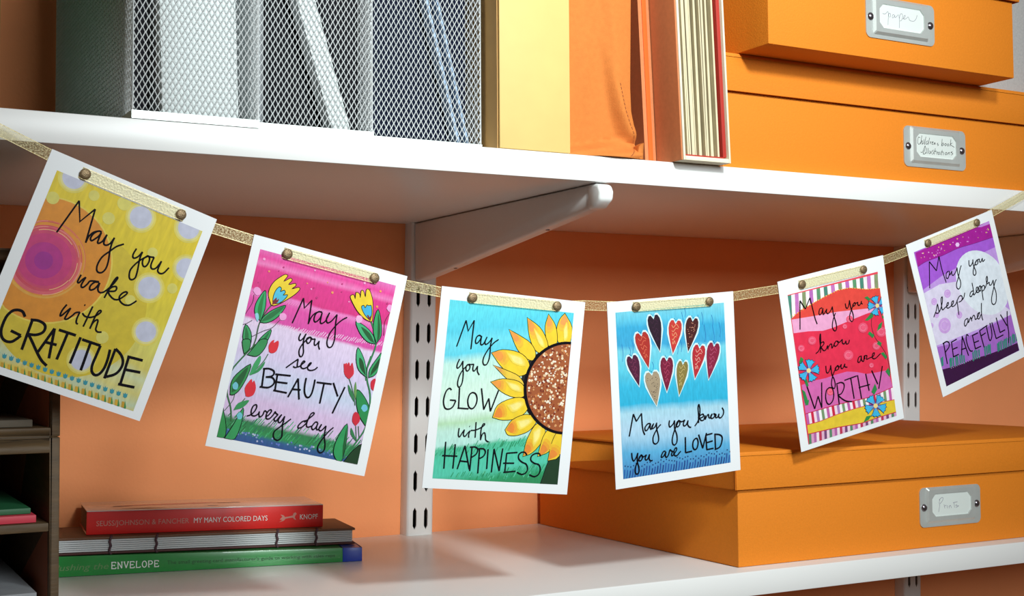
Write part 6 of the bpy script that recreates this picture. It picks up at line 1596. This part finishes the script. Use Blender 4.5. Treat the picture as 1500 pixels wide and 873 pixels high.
'p 2f8a78 0 854,7580 1020,7554 841,8116 709,8133',
'p 2f8a78 0 1584,7907 1779,7817 1573,8446 1441,8464',
'p 2f8a78 0 1759,7865 1899,7904 1748,8404 1615,8422',
'p 2f8a78 0 1955,7919 2122,7893 1944,8459 1811,8476',
'p 2f8a78 0 2249,7964 2445,7873 2239,8505 2106,8522',
'p 2f8a78 0 2445,7946 2586,7984 2436,8487 2302,8504',
'p 2f8a78 0 2727,7951 2895,7925 2718,8492 2584,8510',
'p 2f8a78 0 2938,7972 3135,7881 2930,8515 2796,8532',
'p 2f8a78 0 3151,8067 3293,8106 3143,8610 3009,8628',
'p 2f8a78 0 4189,8170 4359,8144 4183,8715 4047,8733',
'p 2f8a78 0 4430,8127 4629,8035 4425,8673 4289,8690',
'p 2f8a78 0 4645,8149 4789,8188 4640,8695 4504,8713',
'p 2f8a78 0 4889,8179 5061,8153 4885,8726 4749,8744',
'p 2f8a78 0 5580,8221 5780,8129 5577,8770 5440,8787',
'p 2f8a78 0 5825,8177 5970,8217 5822,8727 5685,8744',
'p 2f8a78 0 6027,8159 6200,8133 6025,8709 5887,8726',
'p 2f8a78 0 6188,8239 6389,8147 6186,8790 6048,8807',
'p 2f8a78 0 7092,8337 7239,8377 7092,8890 6954,8908',
'p 2f8a78 0 7267,8311 7442,8284 7267,8864 7128,8882',
'p 2f8a78 0 7487,8334 7690,8241 7488,8887 7349,8905',
'p 2f8a78 0 7751,8331 7899,8371 7752,8885 7613,8903',
'p 2f8a78 0 7956,8313 8132,8286 7958,8867 7818,8885',
'p 2f8a78 0 8148,8327 8351,8234 8150,8882 8010,8900',
'p 2f8a78 0 8413,8325 8562,8365 8416,8880 8276,8898',
'p 2f8a78 0 8679,8322 8855,8296 8682,8878 8542,8896',
'p 2f8a78 0 8959,8286 9163,8193 8963,8843 8822,8861',
'p 2f8a78 0 9166,8268 9316,8308 9170,8825 9029,8843',
'p 2f8a78 0 9417,8224 9594,8197 9422,8781 9281,8799',
'p d8b8e8 0 1623,8514 1570,8527 1539,8491 1591,8478',
'p d8b8e8 0 1838,8524 1786,8536 1754,8500 1806,8488',
'p d8b8e8 0 2054,8533 2002,8546 1970,8510 2022,8497',
'p d8b8e8 0 2270,8542 2218,8555 2186,8519 2239,8506',
'p d8b8e8 0 2487,8552 2434,8564 2403,8528 2455,8516',
'p d8b8e8 0 2704,8561 2652,8574 2619,8538 2672,8525',
'p d8b8e8 0 2922,8571 2869,8583 2837,8547 2890,8535',
'p d8b8e8 0 3140,8580 3087,8593 3055,8557 3108,8544',
'p d8b8e8 0 3358,8590 3305,8602 3273,8566 3326,8553',
'p d8b8e8 0 3577,8599 3524,8612 3491,8575 3544,8563',
'p d8b8e8 0 3796,8609 3743,8621 3710,8585 3763,8572',
'p d8b8e8 0 4016,8618 3962,8631 3930,8594 3983,8582',
'p d8b8e8 0 4236,8628 4182,8640 4149,8604 4203,8591',
'p d8b8e8 0 4456,8637 4402,8650 4370,8614 4423,8601',
'p d8b8e8 0 4677,8647 4623,8660 4590,8623 4644,8610',
'p d8b8e8 0 4898,8656 4844,8669 4811,8633 4865,8620'])}
LABELS = {1: 'yellow card with pink sun reading May you wake with gratitude, leftmost on the ribbon',
 2: 'pink and lavender card with yellow tulips reading May you see beauty every day',
 3: 'turquoise card with big sunflower reading May you glow with happiness',
 4: 'blue card with ten patterned hearts reading May you know you are loved',
 5: 'red and pink card with blue flowers reading May you know you are worthy',
 6: 'purple card with white moon reading May you sleep deeply and peacefully'}
WASH = {1: ([(.06, 'd8be2a'), (.30, 'd9c226'), (.52, 'd4c238'), (.62, 'd2cc62'), (.74, 'cdc060'), (.80, 'c6cca0'), (.87, 'd2c878'), (.92, 'bccaa8'), (.96, 'd8c050')], -.05, .10, 40),
 2: ([(.05, 'e070b8'), (.10, 'e43c98'), (.13, 'e87ab8'), (.15, 'dc2c88'), (.25, 'd82a80'), (.262, 'e67ac0'), (.30, 'de4aa4'), (.385, 'd84aa4'), (.40, 'e0cce8'), (.55, 'd6c8e8'), (.66, 'c8d2ea'), (.76, 'd8bce0'), (.845, 'd6bee0'), (.865, '2c7a48'), (.905, '2a8a4c'), (.925, '2c5a8c'), (.97, '2a4890')], -.02, .03, 90),
 3: ([(.06, '5cd6e6'), (.16, '52cce4'), (.22, '6cd8ea'), (.28, '5cd0e6'), (.325, 'bfeadf'), (.45, 'd2f0e0'), (.58, 'd8f2e6'), (.622, 'b4dcb4'), (.66, 'c0e8da'), (.735, 'b8e6dc'), (.755, '48b890'), (.80, '4cc4a2'), (.88, '54c8ac'), (.93, '2c9c68'), (.96, '2a8c58')], .14, .035, 90),
 4: ([(.05, '7accde'), (.12, '5cc0de'), (.16, '38a8d4'), (.25, '3ca4d2'), (.28, '74cce0'), (.38, '5cc8e0'), (.48, '34b4da'), (.57, '2cb0d8'), (.615, 'a8d4e6'), (.70, 'b2d4ea'), (.76, '9ac8e4'), (.83, '5aacd8'), (.90, '4c94c8'), (.96, '4084bc')], -.04, .05, 70),
 5: ([(.06, 'e84a5a'), (.96, 'e03a58')], 0, .02, 60), 6: ([(.06, 'b060d0'), (.96, 'a070cc')], 0, .02, 60)}
CARDS = {}
for k in range(1, 7):
    (cx, cy, cz, rx, ry, rz, s) = POSE[k]; w, h = .1016*s, .127*s; th = .00032
    ang = math.sqrt(rx*rx+ry*ry+rz*rz)
    MW = Matrix.Translation((cx, cy, cz)) @ Matrix.Rotation(ang, 4, Vector((rx, ry, rz)).normalized())
    b = MB(); b.box(-w/2, w/2, 0, th, -h/2, h/2, M_PAPER)
    card = b.build('greeting_card'); card.matrix_world = MW; tag(card, LABELS[k], 'card', 'greeting cards on the ribbon'); CARDS[k] = (card, w, h, MW)
    u0, v0, u1, v1 = RECT[k]; lay = [0]
    clamp = lambda q: Vector((min(max(q.x, u0), u1), min(max(q.y, v0), v1)))
    def on_card(q, w=w, h=h):
        return ((q.x-.5)*w, -.00006-lay[0]*2.0e-6, (.5-q.y)*h)
    pic = MB()
    def poly(P, m, clip=True):
        lay[0] += 1; P = [clamp(Vector(p)) if clip else Vector(p) for p in P]
        pic.face([on_card(q) for q in P], m, [(q.x, 1-q.y) for q in P])
    asp = w/h
    def line(mb, P, wd, m, closed=False, dedent=True):
        Q = [Vector((p.x, p.y/asp)) for p in P]            # square units so that the pen width is even
        stroke(mb, Q, wd, m, lambda q: on_card(clamp(Vector((q.x, q.y*asp)))), closed)
    wm = wash_mat('watercolour_wash_%d' % k, *WASH[k])
    poly([(u0, v0), (u1, v0), (u1, v1), (u0, v1)], wm)
    circ = lambda u, v, r, n=40, e=1.0: [(u+r*math.cos(a), v+r*asp*e*math.sin(a)) for a in [i*2*math.pi/n for i in range(n)]]
    if k == 1:
        for (u, v, r, c) in ((.40, .60, .42, 'd0b82c'), (.20, .463, .352, 'e0c850'), (.20, .463, .343, 'd98a1e'), (.185, .465, .215, 'dba040'), (.188, .462, .205, 'd98a28'), (.182, .468, .192, 'd8606a'), (.186, .464, .178, 'cc4a5c'), (.19, .462, .162, 'c84068'), (.184, .466, .145, 'c43272'), (.182, .470, .10, 'b02480'), (.18, .472, .05, '9c1c88')): poly(circ(u, v, r, 56), ink(c))
        for i in range(26):
            a = rnd.uniform(0, 6.28); r = rnd.uniform(.165, .215); da = rnd.uniform(.5, 1.4); lay[0] += .2
            line(pic, [Vector((.186+r*math.cos(a+da*j/8), .465+r*asp*math.sin(a+da*j/8))) for j in range(9)], .004, ink(rnd.choice(['e0907a', 'e8b080', 'c83a50', 'd86a50'])))
        for (u, v, r) in ((.163, .082, .085), (.585, .130, .088), (.775, .4157, .088), (.848, .6086, .082), (.863, .090, .088), (.934, .2693, .082), (.567, .8266, .08)):
            poly(circ(u, v, r, 28), ink('dccc5c')); poly(circ(u, v, r*.86, 28), ink('d8d08c')); poly(circ(u, v, r*.72, 28), ink('c2c4d8'))
        for (u, v, r) in ((.42, .19, .035), (.30, .12, .03), (.72, .26, .03), (.10, .20, .035), (.70, .50, .03), (.63, .70, .035), (.90, .38, .03), (.47, .10, .04)): poly(circ(u, v, r, 18), ink('d6cc66'))
    if k == 2:
        for i in range(150):                                # grass blades and stitched edge marks
            u = rnd.uniform(u0, u1); v = rnd.uniform(.845, .925); l = rnd.uniform(.015, .04); lay[0] += .2
            line(pic, [Vector((u, v)), Vector((u+l*.7, v-l))], .005, ink(rnd.choice(['2f9a58', '1f6a38', '58b078', '246e54', '3aa868'])))
        for i in range(64):
            u = u0+(u1-u0)*i/63; v = .405-.05*(i/63)+rnd.uniform(-.004, .004)+.0; lay[0] += .2
            line(pic, [Vector((u, v+.012)), Vector((u+.016, v-.010))], .004, ink('ecd0ea'))
            v = .272; line(pic, [Vector((u, v+.008)), Vector((u+.014, v-.008))], .003, ink('ee90c8'))
        for i in range(60):
            u = rnd.uniform(u0, u1); v = rnd.uniform(.905, .935); lay[0] += .1; poly(circ(u, v, .006, 6), ink(rnd.choice(['8a9ad0', '5a70c0', 'b8c0e0'])))
        for i in range(26): poly(circ(rnd.uniform(u0, u1), rnd.uniform(.08, .24), rnd.uniform(.004, .009), 6), ink(rnd.choice(['f09a60', 'f4a0d0', 'c02878'])))
    if k == 3:
        for i in range(220):
            u = rnd.uniform(u0, u1-.02); v = rnd.choice([rnd.uniform(.76, .80), rnd.uniform(.90, .95)])-(.12*(u-.5)); l = rnd.uniform(.012, .035); lay[0] += .15
            if v > .95: continue
            line(pic, [Vector((u, v)), Vector((u+l*.6, v-l))], .005, ink(rnd.choice(['2a9a6c', '1f8a58', '5cc8a0', '38ac84'])))
    if k == 4:
        for i in range(40):
            u = u0+(u1-u0)*(i+.5)/40; v = .948-.0*u; l = rnd.uniform(.03, .055); lay[0] += .15
            line(pic, [Vector((u-.008, v+.003)), Vector((u, v-l*.5)), Vector((u+.004, v-l))], .009, ink(rnd.choice(['1c3c80', '24509a', '2a5ca8'])))
            poly(circ(u+.008, v-l-.018, .0055, 6), ink('1a3468'))
    strokes, arts = ART[k]
    for a in arts:
        kind, colr, wd, pts = a.split(' ', 3); P = [Vector([float(v)/1e4 for v in q.split(',')]) for q in pts.split(' ')]
        wd = float(wd)*.00085
        if kind in 'pP':
            if kind == 'P':
                P2 = smooth_line(P+[P[0]], 3)[:-1] if k in (2, 3) else P
                poly(P2, ink(colr)); lay[0] += 1; line(pic, P2, max(wd*1.6, .0042), M_INK if k != 5 else ink('1a2a50'), closed=True)
            else:
                P2 = smooth_line(P+[P[0]], 3)[:-1] if (k == 3 or k == 2) and len(P) < 14 else P
                poly(P2, ink(colr))
        else:
            if kind == 's': P = smooth_line(P, 4)
            lay[0] += 1; line(pic, P, max(wd*1.5, .003), ink(colr))
    if k == 3:
        poly(circ(.918, .452, .300, 60), M_INK)
        # petals were laid first: the seed head covers their roots
        poly(circ(.922, .452, .283, 60), ink('a4562c'))
        for i in range(420):
            a = rnd.uniform(1.4, 4.9); r = .275*math.sqrt(rnd.random()); u, v = .922+r*math.cos(a), .452+r*asp*math.sin(a)
            if u > u1-.01: continue
            q = rnd.uniform(.004, .010); lay[0] += -.75; poly(circ(u, v, q, 6), ink(rnd.choice(['f4e0c0', 'e8c8a0', '7a2a14', '8a3418', 'c87840', 'd89860', 'f8ecd8'])))
    lay[0] += 4
    p = pic.build('printed_picture', card)
    let = MB()
    # drawn straight: pen strokes of the message
    for sline in strokes:
        part, kind = sline[0], sline[1]; P = [Vector([float(v)/1e4 for v in q.split(',')]) for q in sline[3:].split(' ')]
        if kind == 's': P = smooth_line(P, 5)
        lay[0] += .5; line(let, P, {1: (.0095, .0150), 2: (.0078, .0100), 3: (.0075, .0086), 4: (.0088, .0100), 5: (.0074, .0086), 6: (.0085, .0098)}[k][int(part)], M_INK)
    tag(let.build('lettering', p), 'black handwritten message')
    for (u, v) in BRAD[k]:
        d = MB(); d.dome((0, 0, 0), (0, -1, 0), .00315*s, .0010, M_BRAD, n=22, skirt=.0003)
        o = d.build('brad', card, smooth=True); o.location = ((u-.5)*w, -.00165, (.5-v)*h); tag(o, 'round gold brad')

RIB = [(-0.19521, -0.00117, 0.28897), (-0.18154, -0.0026, 0.28237), (-0.16663, -0.0045, 0.27517), (-0.14243, -0.00991, 0.26284), (-0.12719, -0.00893, 0.25515), (-0.12496, -0.01098, 0.25387), (-0.10588, -0.00991, 0.24692), (-0.08961, -0.00899, 0.24099), (-0.07053, -0.00792, 0.23404), (-0.06832, -0.00559, 0.23339), (-0.05226, -0.00471, 0.22788), (-0.03031, -0.00833, 0.22134), (-0.01331, -0.0083, 0.21526), (-0.011, -0.01049, 0.21429), (0.00917, -0.0105, 0.20958), (0.02531, -0.01051, 0.20579), (0.04547, -0.01053, 0.20107), (0.04793, -0.00833, 0.20074), (0.06546, -0.00837, 0.19772), (0.09014, -0.00736, 0.19379), (0.10702, -0.00873, 0.19105), (0.10929, -0.01112, 0.1905), (0.13015, -0.01291, 0.18882), (0.14891, -0.01451, 0.18733), (0.16977, -0.0163, 0.18566), (0.17248, -0.01434, 0.18593), (0.18953, -0.01591, 0.18659), (0.21109, -0.00906, 0.18663), (0.22933, -0.0102, 0.18653), (0.23171, -0.01254, 0.18628), (0.25273, -0.014, 0.18783), (0.27066, -0.01524, 0.1891), (0.29168, -0.01669, 0.19064), (0.29429, -0.0147, 0.1913), (0.31115, -0.01601, 0.1943), (0.35761, -0.00916, 0.20057), (0.37459, -0.00986, 0.20387), (0.37702, -0.01216, 0.20417), (0.39784, -0.01304, 0.20856), (0.41572, -0.0138, 0.21229), (0.43654, -0.01468, 0.21667), (0.43899, -0.01263, 0.21777), (0.45621, -0.01355, 0.22381), (0.489, -0.00582, 0.23232), (0.5064, -0.00607, 0.23839), (0.50873, -0.0083, 0.23915), (0.5285, -0.00857, 0.24584), (0.5445, -0.00879, 0.25126), (0.56427, -0.00906, 0.25795), (0.56653, -0.0069, 0.25911), (0.5824, -0.00717, 0.26638), (0.62446, -0.0045, 0.28367), (0.6581, -0.00116, 0.2975)]
def ribbon():
    P = [Vector(p) for p in RIB]; b = MB(); m = ribbon_mat(); hw = .0032; L = 0; rows = []
    for i, p in enumerate(P):
        a = P[max(0, i-1)]; c = P[min(len(P)-1, i+1)]; t = c-a; t.y = 0; t.normalize(); n = Vector((-t.z, 0, t.x))
        if i: L += (p-P[i-1]).length
        rows.append((p+n*hw, p-n*hw, L))
    for (a, c, l), (a2, c2, l2) in zip(rows, rows[1:]): b.face([c, c2, a2, a], m, [(l, 0), (l2, 0), (l2, 1), (l, 1)])
    o = b.build('ribbon', merge=True); tag(o, 'sheer gold ribbon strung through the six cards', 'ribbon')
ribbon()
